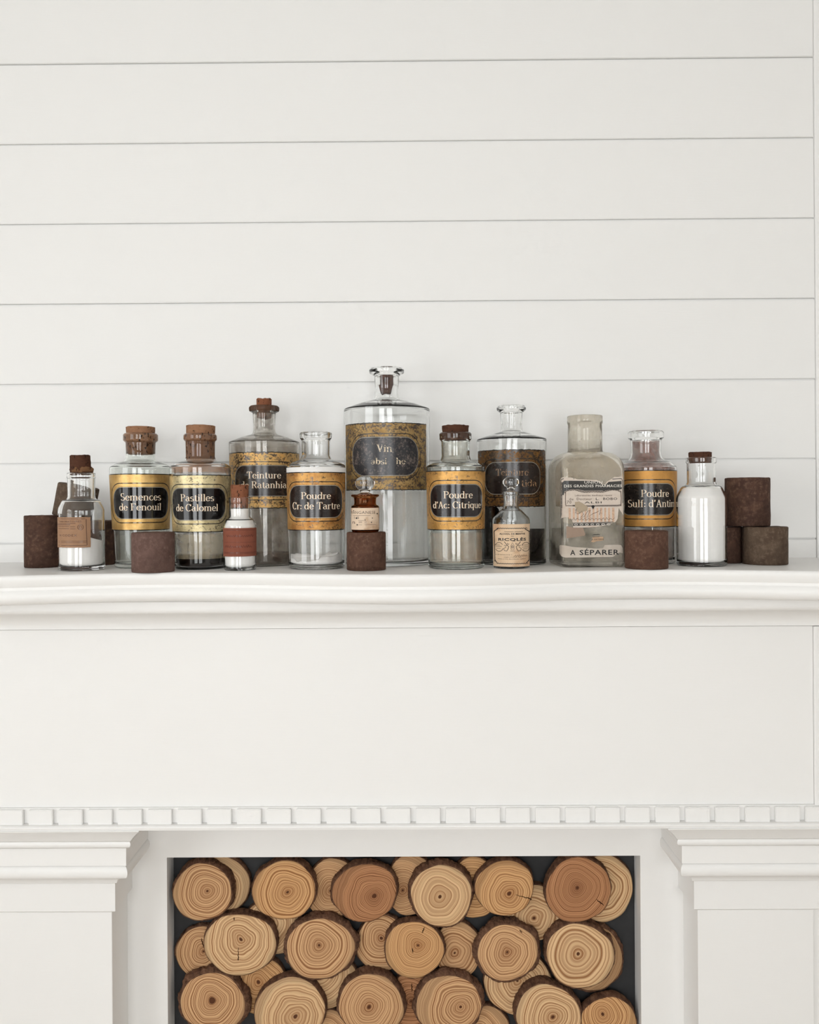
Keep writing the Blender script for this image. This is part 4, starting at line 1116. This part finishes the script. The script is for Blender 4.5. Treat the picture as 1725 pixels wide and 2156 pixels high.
for sx in (-1, 1):
    c = 1079.5
    put_line('emblem', S, [(c + sx * 16.5, 1140.5), (c + sx * 11, 1147.5), (c + sx * 7.5, 1151), (c + sx * 9, 1156), (c + sx * 11.5, 1160.3), (c + sx * 16, 1159.5), (c + sx * 18, 1155.5), (c + sx * 13, 1152), (c + sx * 17, 1148), (c + sx * 11, 1149)], 1.1, INK_BLACK, lab)
    put_line('emblem', S, [(c + sx * 27 + 8.3 * math.cos(k * .45 + .3), 1152 + 9.5 * math.sin(k * .45 + .3)) for k in range(6)], 1.0, INK_BLACK, lab)
    put_line('emblem', S, [(c + sx * 27 + 8.3 * math.cos(k * .45 + 3.45), 1152 + 9.5 * math.sin(k * .45 + 3.45)) for k in range(6)], 1.0, INK_BLACK, lab)
    put_line('emblem', S, [(c + sx * 8.5 + 1.8 * math.cos(k), 1144.5 + 1.8 * math.sin(k)) for k in range(5)], 0.9, INK_BLACK, lab)
put_line('emblem', S, [(1076.5, 1157), (1076.5, 1149), (1079.7, 1142.5), (1082.8, 1149), (1082.8, 1157)], 0.8, INK_BLACK, lab, closed=True)
put_line('emblem', S, [(1079.7, 1148), (1078, 1152), (1079.7, 1154), (1081.3, 1152)], 1.2, INK_BLACK, lab, closed=True)
put_text('lettering', S, 'sans', 'H. DE RICQLES & C', 1045.5, 1078.5, 1169.5, 2.2, INK_BLACK, lab)
put_line('signature', S, scrawl(1082, 1110, 1172, 4, 24, 3), 0.6, INK_BLACK, lab)
put_text('lettering', S, 'sans', 'USINE A ST-OUEN, SEINE', 1062, 1098, 1174.5, 2.1, INK_BLACK, lab)
put_text('lettering', S, 'sans', 'PARIS, LYON, BRUXELLES, GENEVE', 1050, 1106, 1178.4, 2.0, INK_BLACK, lab)

# ------------------------------------------------------------------ rusty iron cylinders
def cylinder(label, cx, x0, x1, y0, base, mat, zsup=None, seed=0, name='iron_cylinder', Yc=None, tilt=0.0, dent=None, center=None):
    rpx = (x1 - x0) / 2; cx = (x0 + x1) / 2
    zs = ZS if zsup is None else zsup
    if Yc is None:
        fr = at_z(cx, base, zs); d = (fr.y - CAM.y) / (1 - rpx / F); Yc = CAM.y + d
    k = (Yc - CAM.y) / F; R = rpx * k; Yc = min(Yc, -R - 0.004)
    X = at_y(cx, base, Yc).x
    H = zpx(cx, y0, Yc) - zs if y0 > PY else zpx(cx, y0, Yc) - zs
    pr = [(0, H - 0.0006), (R * 0.55, H - 0.0006), (R * 0.86, H - 0.0004), (R - 0.0016, H), (R - 0.0005, H - 0.0006), (R, H - 0.0018)]
    pr += [(R, H - 0.002 + (0.004 - H) * q / 10) for q in range(1, 10)] + [(R, 0.0016), (R - 0.0006, 0.0004), (R - 0.0018, 0), (0, 0)]
    def wob(r, z, a):
        n = noise.noise(Vector((math.sin(a) * 2.2 + seed * 5.3, math.cos(a) * 2.2, z * 60))) * 0.010 + noise.noise(Vector((math.sin(a) * 9 + seed, math.cos(a) * 9, z * 300))) * 0.006
        dz = 0.0005 * noise.noise(Vector((math.sin(a) * 4 + seed, math.cos(a) * 4, 2))) if z > H * 0.7 else 0
        rr = r * (1 + n)
        if dent and z < dent[2]:
            f = max(0, 1 - abs(((a - dent[0] + math.pi) % (2 * math.pi)) - math.pi) / dent[1]); rr -= 0.003 * f * (1 - z / dent[2]) if r > R * .5 else 0
        return rr, z + dz
    o = lathe(name, pr, mat, None, 64, True, wob)
    shade_auto(o, 50)
    o.location = (X, Yc, zs)
    tag(o, label, 'iron cylinder', 'rusty iron cylinders on the mantel')
    return o, X, Yc, R, H
GA = cylinder('rusty iron cylinder beside the brown-labelled powder bottle, propping the tilted one', 0, 54, 128, 1085, 1196.5, M_RUST[0], seed=1)
cylinder('mauve-brown rusty cylinder in front of the fennel and calomel bottles', 0, 279, 367, 1120.5, 1207, M_RUST[1], seed=2)
GC = cylinder('rusty cylinder carrying the small stoppered amber jar', 0, 730.5, 813, 1120, 1203, M_RUST[2], seed=3)
cylinder('reddish rusty cylinder standing before the antimony powder bottle', 0, 1317, 1406, 1117, 1200, M_RUST[2], seed=4)
GG = cylinder('greyish olive rusty cylinder, outer support of the stacked pair', 0, 1567, 1656.5, 1108.5, 1191, M_RUST[3], seed=5)
GF = cylinder('dark shaded rusty cylinder wedged behind the big plain powder bottle', 0, 1479, 1561.5, 1108.5, 1187, M_RUST[0], seed=6)
GD = cylinder('dark shaded rusty cylinder behind the brown-labelled powder bottle, beside the fennel bottle', 0, 160, 243, 1096, 1191.7, M_RUST[0], seed=7)
# upper one bridging the two
ztop = ZS + max(GG[4], GF[4]) + 0.0004
cylinder('tall rusty cylinder standing across the tops of two others', 0, 1522.5, 1612, 1006, 0, M_RUST[0], zsup=ztop, seed=8, Yc=(GG[2] + GF[2]) / 2, dent=(0.25, 0.5, 0.02))
# tilted one bridging the two on the other side
Yt = (GA[2] + GD[2]) / 2
kt = (Yt - CAM.y) / F
o, X, Yc, R, H = cylinder('tilted rusty cylinder leaning behind the brown-labelled powder bottle', 0, 120, 203, 1015, 0, M_RUST[3], zsup=ZS + GA[4] + 0.0004, seed=9, Yc=Yt)
pl = at_y(113, 1083, Yt)
ang = math.radians(11)
o.rotation_euler = (0, ang, 0)
o.location = (pl.x + R * math.cos(ang), Yc, pl.z - R * math.sin(ang) + 0.0008)

# --- amber jar with ball stopper, standing on the rusty cylinder
zj = ZS + GC[4] + 0.0003
B = Bottle('amber_jar', 'small amber jar with clear ball stopper and stained label, raised on a rusty cylinder', 769.5, 1120.5,
    [(27, 1041, 1), (29.5, 1042, 1), (29.3, 1045, 1.5), (23.5, 1048, 3), (22.8, 1058, 3), (23.5, 1062.5, 2), (29, 1065.5, 3), (29.6, 1071, 2), (29.4, 1115, 3), (27, 1119, 2)],
    M_GLASS_AMBER, bore=(23.2, 1060), group='small bottles on the mantel', wall=0.002, floor=0.003, zsup=zj, cat='jar', Yc=GC[2] - 0.004)
stopper(B, 1002, 1056, [(9, 1003, 6), (20.5, 1010, 10), (20.8, 1022, 10), (11, 1034, 6), (8.5, 1037.5, 2), (15, 1040, 1), (14, 1056, 1)], M_GLASS, name='ball_stopper')
lab, _, _ = B.patch('paper_label', 740.3, 797.5, 1069.5, 1115.5, paper_mat('stained_cream_paper', srgb(226, 206, 184), srgb(208, 184, 158), srgb(160, 120, 86), 0.7, 110))
lab['label'] = 'stained cream paper label'
S = Wrap(B, 0.0006)
put_text('lettering', S, 'didone', 'RRRR', 741, 755, 1082, 0.01, INK_GREY, lab) if False else None
put_text('lettering', S, 'sans', 'MANGANESE', 741.5, 790, 1082, 6, INK_GREY, lab)
for a, b, y in ((741.5, 780, 1085.5), (755, 767, 1096), (755.5, 763, 1105), (768, 792, 1104.8), (756, 763, 1098.5), (768, 773, 1098.5), (756, 763, 1100.5), (768, 773, 1101)):
    put_line('printed_rule', S, [(a + (b - a) * k / 8, y) for k in range(9)], 0.6, INK_GREY, lab)
put_text('lettering', S, 'sans', 'n', 743.5, 748.5, 1103, 5, INK_GREY, lab)
put_text('lettering', S, 'sans', '1/5', 747, 757, 1092.5, 5, INK_GREY, lab)
for k, (x, y, r) in enumerate(((752, 1091, 1.7), (753, 1105, 1.5), (769, 1095, 1.1), (784, 1091, 1.1), (794, 1082, 1.5), (782, 1100, 1.2), (746, 1075, 1.0))):
    put_poly('ink_spot', S, [(x + r * math.cos(q) * (1 + .3 * math.sin(q * 3 + k)), y + r * math.sin(q)) for q in [j * .7 for j in range(9)]], INK_BLACK, lab)

# ================================================================== SQUARE BOTTLE
class Sq: pass
Q = Sq()
Q.cx = 1232; Q.z0 = ZS
th = math.radians(4.0)
fl_ = at_z(1183, 1195.5, ZS); 
Q.a = 0.0475; Q.c = 0.0085                       # half width, corner radius
# front corner of the foot (sharp corner position) -> centre
ex, ey = Vector((math.cos(th), math.sin(th))), Vector((-math.sin(th), math.cos(th)))
cen = Vector((fl_.x + 0.0012, fl_.y - 0.002)) + ex * Q.a + ey * Q.a
Q.root = empty('square_bottle', (cen.x, cen.y, ZS), (0, 0, th))
tag(Q.root, 'open square clouded bottle with torn pharmacy labels, lettered A SEPARER at its foot', 'bottle', 'apothecary bottles on the mantel')
Yq = cen.y
Q.Yface = cen.y - Q.a
zq = lambda py: zpx(Q.cx, py, Yq) - ZS
kq = (Yq - CAM.y) / F
def face_x(px):
    d = ray(px, 1100); 
    # intersect with the front face plane of the turned bottle, measured along it
    n = Vector((ey.x, ey.y)); p0 = cen - ey * Q.a
    o2 = Vector((CAM.x, CAM.y)); d2 = Vector((d.x, d.y))
    t = (p0 - o2).dot(n) / d2.dot(n)
    return (o2 + d2 * t - p0).dot(Vector((ex.x, ex.y)))
Q.face_x = face_x
def ring(a, c, z):
    c = min(c, a); e = a - c; out = []
    for q in range(4):
        cx_, cy_ = ((1, -1), (1, 1), (-1, 1), (-1, -1))[q]
        for j in range(16):
            g = math.radians(-90 + q * 90 + 90 * j / 15 * 0.999)
            out.append((cx_ * e + c * math.cos(g), cy_ * e + c * math.sin(g), z))
    return out
rn = 36.8 * kq
A_, C_ = Q.a, Q.c
zs0, zs1 = zq(953), zq(990)
outer = [(rn - 0.001, rn, zq(876)), (rn, rn, zq(877.5)), (rn, rn, zq(891)), (rn - 0.0012, rn, zq(894.5)), (rn - 0.0008, rn, zq(925)), (rn - 0.0006, rn, zq(949)), (rn + 0.001, rn, zs0)]
for k in range(1, 11):
    f = k / 10; g = math.sin(f * math.pi / 2)
    outer.append((rn + 0.002 + (A_ - rn - 0.002) * g, rn + (C_ - rn) * min(1, f * 1.15), zs0 - (zs0 - zs1) * (1 - math.cos(f * math.pi / 2)) ** 1.0))
outer += [(A_, C_, zq(1020)), (A_, C_, zq(1100)), (A_, C_, 0.006), (A_ - 0.0008, C_, 0.0025), (A_ - 0.0025, C_, 0.0006), (A_ - 0.006, C_, 0.0)]
wall_ = 0.003
inner = [(rn - 0.0035, rn, zq(876) + 0.0004), (rn - wall_, rn, zq(880)), (rn - wall_, rn, zs0)]
inner += [(max(rn - wall_ + 0.0001, a - wall_), max(0.004, c - 0.001), z - 0.0035) for a, c, z in outer[7:17]]
inner += [(A_ - wall_, 0.006, zq(1020)), (A_ - wall_, 0.006, zq(1100)), (A_ - wall_, 0.006, 0.010), (A_ - wall_ - 0.002, 0.006, 0.0075)]
rows = [ring(*r) for r in (outer[::-1] + inner)]
V = [p for r in rows for p in r]; FC = []
n = 64
for i in range(len(rows) - 1):
    for j in range(n):
        k = (j + 1) % n
        FC.append((i * n + j, i * n + k, (i + 1) * n + k, (i + 1) * n + j))
FC.append(tuple(range(n))[::-1]); FC.append(tuple(range((len(rows) - 1) * n, len(rows) * n)))
o = mesh_obj('glass_body', V, FC, M_GLASS_FROST, Q.root, True)
bm = bmesh.new(); bm.from_mesh(o.data); bmesh.ops.recalc_face_normals(bm, faces=bm.faces[:]); bm.to_mesh(o.data); bm.free()
shade_auto(o, 50)
rows = [ring(a - 0.0005, max(0.003, c - 0.0005), z) for a, c, z in inner[2:-2]]
V = [p for r in rows for p in r]
FC = [(i * n + j, i * n + (j + 1) % n, (i + 1) * n + (j + 1) % n, (i + 1) * n + j) for i in range(len(rows) - 1) for j in range(n)]
mesh_obj('dust_or_light_film', V, FC, film_mat('clouding_film', srgb(232, 218, 198), 0.25, 0.5, 22, 0.3, 0.7, srgb(190, 174, 152)), Q.root, True)
# torn labels
S = Flat(Q, 0.0004)
M_TORN = paper_mat('torn_white_paper', srgb(214, 202, 190), srgb(196, 182, 168), srgb(176, 150, 128), 0.35, 90)
M_TORN2 = paper_mat('torn_strip_paper', srgb(206, 196, 184), srgb(188, 176, 162), srgb(166, 146, 128), 0.3, 90)
main = put_poly('paper_label', S, [(1178, 1010), (1181, 1006), (1186, 1004.5), (1205, 1005.5), (1217, 1009), (1240, 1010), (1256, 1010.5), (1263, 1013), (1268, 1019), (1275, 1020), (1279, 1014), (1286, 1010), (1294, 1005), (1312, 1003.5), (1313.2, 1010), (1313, 1060), (1312.5, 1085),
    (1303, 1070), (1301, 1092), (1297, 1099), (1290, 1101), (1283, 1104), (1272, 1107), (1255, 1109.5), (1240, 1110.5), (1207, 1110.5), (1206.5, 1101), (1204, 1094), (1199, 1090), (1194, 1088), (1188, 1089), (1178, 1092), (1176, 1070), (1176.5, 1040)], M_TORN, Q.root)
main['label'] = 'torn printed pharmacy label'
M_STRIPE = ink_mat('pink_stripe_ink', srgb(206, 172, 146), 0.8)
M_DARKB = ink_mat('dark_band_ink', srgb(56, 54, 52), 0.7)
S2, S3 = Flat(Q, 0.0006), Flat(Q, 0.0008)
put_poly('printed_band', S2, [(1189, 1012), (1212, 1012.2), (1240, 1012.5), (1262, 1015), (1267, 1020), (1276, 1021), (1282, 1015), (1309, 1013), (1310, 1030), (1303, 1032), (1285, 1031.5), (1272, 1033.5), (1250, 1033), (1231, 1033.5), (1215, 1030), (1201, 1030), (1190, 1034), (1188, 1042), (1185, 1042), (1185, 1016)], M_DARKB, main)
put_text('lettering', S3, 'sans', 'UNION', 1231, 1269, 1018.5, 5.6, INK_WHITE, main, bold=0.01)
put_text('lettering', S3, 'sans', 'DES GRANDES PHARMACIES', 1189, 1310, 1026, 5.6, INK_WHITE, main, bold=0.012)
put_line('border', S2, [(1179.5, 1090), (1179.3, 1040), (1180, 1013), (1183, 1009), (1188, 1007.5), (1210, 1008)], 1.4, INK_BLACK, main)
put_line('border', S2, [(1184, 1070), (1184, 1040), (1184.3, 1014)], 1.0, INK_BLACK, main)
put_line('border', S2, [(1290, 1009), (1309, 1008), (1311.5, 1012), (1311.8, 1060)], 1.3, INK_BLACK, main)
for k in range(9):
    y = 1018 + k * 8
    put_line('border_chain', S3, [(1181.8 + 1.3 * math.cos(q), y + 3.0 * math.sin(q)) for q in [j * .785 for j in range(8)]], 0.8, INK_BLACK, main, closed=True)
def scroll(pts, w=1.3):
    for off in (-1.2, 1.2):
        put_line('ornament', S2, [(x, y + off) for x, y in pts], w * .55, INK_BLACK, main)
    put_line('ornament', S2, [(x, y + .8 * math.sin(i * 2.2)) for i, (x, y) in enumerate([(pts[0][0] + (pts[-1][0] - pts[0][0]) * t / 60, None) for t in range(61)]) for y in [next(a[1] + (b[1] - a[1]) * (x - a[0]) / ((b[0] - a[0]) or 1) for a, b in zip(pts[:-1], pts[1:]) if a[0] <= x <= b[0] + 1e-6)]], .9, INK_GREY, main)
scroll([(1190, 1037), (1196, 1032), (1210, 1030.5), (1222, 1034), (1230, 1036), (1250, 1035), (1268, 1036), (1276, 1034), (1290, 1031), (1300, 1032), (1308, 1036)])
scroll([(1192, 1064.5), (1212, 1064.5)]); scroll([(1234, 1065.5), (1260, 1065), (1300, 1065), (1308, 1064)])
put_line('ornament', S2, [(1307.5, 1034), (1308.5, 1050), (1307.5, 1066)], 1.6, INK_GREY, main)
put_line('ornament', S2, [(1192, 1036), (1191.5, 1050), (1192, 1064)], 1.4, INK_GREY, main)
put_poly('ornament', S3, [(1245, 1066), (1249, 1064), (1253, 1066), (1251, 1069), (1249, 1073), (1247, 1069)], INK_BLACK, main)
put_text('lettering', S2, 'sans', 'Laboratoires medicaux reunis', 1211, 1289, 1045, 4.2, INK_GREY, main)
put_text('lettering', S2, 'sans', 'du  Docteur', 1199, 1247, 1053, 5, INK_GREY, main)
put_text('lettering', S2, 'sans', 'L.  BOBO', 1255, 1300, 1053, 5, INK_BLACK, main, bold=0.005)
put_text('lettering', S2, 'sans', 'ALBI', 1231, 1267, 1060, 4, INK_BLACK, main)
put_text('lettering', S2, 'sans', '70', 1194, 1203.5, 1060, 6, INK_GREY, main)
M_BARE = film_mat('bare_clouded_patch', srgb(178, 162, 140), 0.85, 1.0, 22, 0.3, 0.7, srgb(166, 150, 128))
xk = 1197.5
wd = [4.5, 4.2, 4.0, 4.4, 3.6, 4.6, 4.2, 3.4, 4.4, 3.8, 4.2, 5.0]
for k in range(12):
    w_ = wd[k]; y1 = 1099 if k > 1 else 1092
    put_poly('printed_stripe', S2, [(xk, 1069.5), (xk + w_, 1069.5), (xk + w_, y1), (xk, y1)], M_STRIPE, main)
    xk += w_ + 4.2
put_poly('tear', S3, [(1211, 1057), (1219, 1055.5), (1228, 1060), (1238, 1067), (1237, 1075), (1228, 1077), (1220, 1082), (1215, 1075), (1211, 1066)], M_BARE, main)
put_line('handwriting', S3, [(1211, 1075), (1216, 1068), (1212, 1080), (1218, 1082), (1225, 1076), (1229, 1083), (1222, 1090), (1230, 1088), (1238, 1076), (1243, 1074), (1236, 1090), (1248, 1082), (1258, 1078), (1266, 1073), (1262, 1084)], 0.9, INK_GREY, main)
put_line('handwriting', S3, scrawl(1202, 1294, 1095, 5.5, 44, 9), 0.8, INK_GREY, main)
put_line('border', S2, [(1206.5, 1101), (1250, 1100.8), (1292, 1099.5)], 1.3, INK_BLACK, main)
put_poly('printed_band', S2, [(1207, 1102.3), (1288, 1101.3), (1279, 1104.5), (1266, 1106.5), (1207, 1107)], M_DARKB, main)
for k in range(7):
    x = 1211 + k * 11.4
    put_line('border_chain', S3, [(x + 3.7 * math.cos(q) + 2, 1104.3 + 1.5 * math.sin(q)) for q in [j * .785 for j in range(8)]], 0.9, INK_WHITE, main, closed=True)
put_poly('paper_scrap', S, [(1193, 1107), (1207, 1110.5), (1228, 1111), (1231, 1121), (1233, 1124), (1231, 1128), (1215, 1130), (1193, 1133)], paper_mat('brown_scrap_paper', srgb(160, 140, 124), srgb(146, 124, 108), srgb(130, 106, 92), 0.5), Q.root)
M_SCR = paper_mat('tan_scrap_paper', srgb(192, 164, 136), srgb(180, 150, 122), srgb(160, 128, 100), 0.3)
sc = put_poly('paper_scrap', S, [(1247, 1131), (1253, 1129.5), (1262, 1130), (1271, 1130.5), (1270, 1135), (1272, 1137), (1266, 1139), (1256, 1139.5), (1250, 1142), (1244, 1141), (1247, 1137)], M_SCR, Q.root)
put_text('lettering', S2, 'sans', 'A EXTERN', 1246, 1270.5, 1137.5, 3.4, INK_BLACK, sc)
put_line('printed_rule', S2, [(1249, 1126), (1256, 1125.5), (1263, 1126)], 1.0, INK_BLACK, sc)
put_line('printed_rule', S2, [(1248, 1130.8), (1255, 1130.4), (1262, 1130.4)], 0.8, INK_BLACK, sc)
strip = put_poly('paper_strip', S, [(1166, 1150), (1176, 1147.5), (1190, 1148), (1205, 1151), (1240, 1154), (1258, 1155.5), (1270, 1154), (1273, 1148), (1300, 1147.5), (1308, 1148.5), (1311, 1155), (1311, 1166), (1305, 1164), (1298, 1166.5), (1294, 1171), (1290, 1173.3), (1240, 1173.5), (1190, 1173.5), (1180, 1171), (1166, 1166)], M_TORN2, Q.root)
strip['label'] = 'torn white strip lettered A SEPARER'
put_text('lettering', S2, 'sans', 'A', 1200.5, 1211, 1168.5, 11, INK_BLACK, strip, bold=0.015)
put_text('lettering', S2, 'sans', 'SÉPARER', 1220, 1303, 1168.5, 13.5, INK_BLACK, strip, bold=0.015)
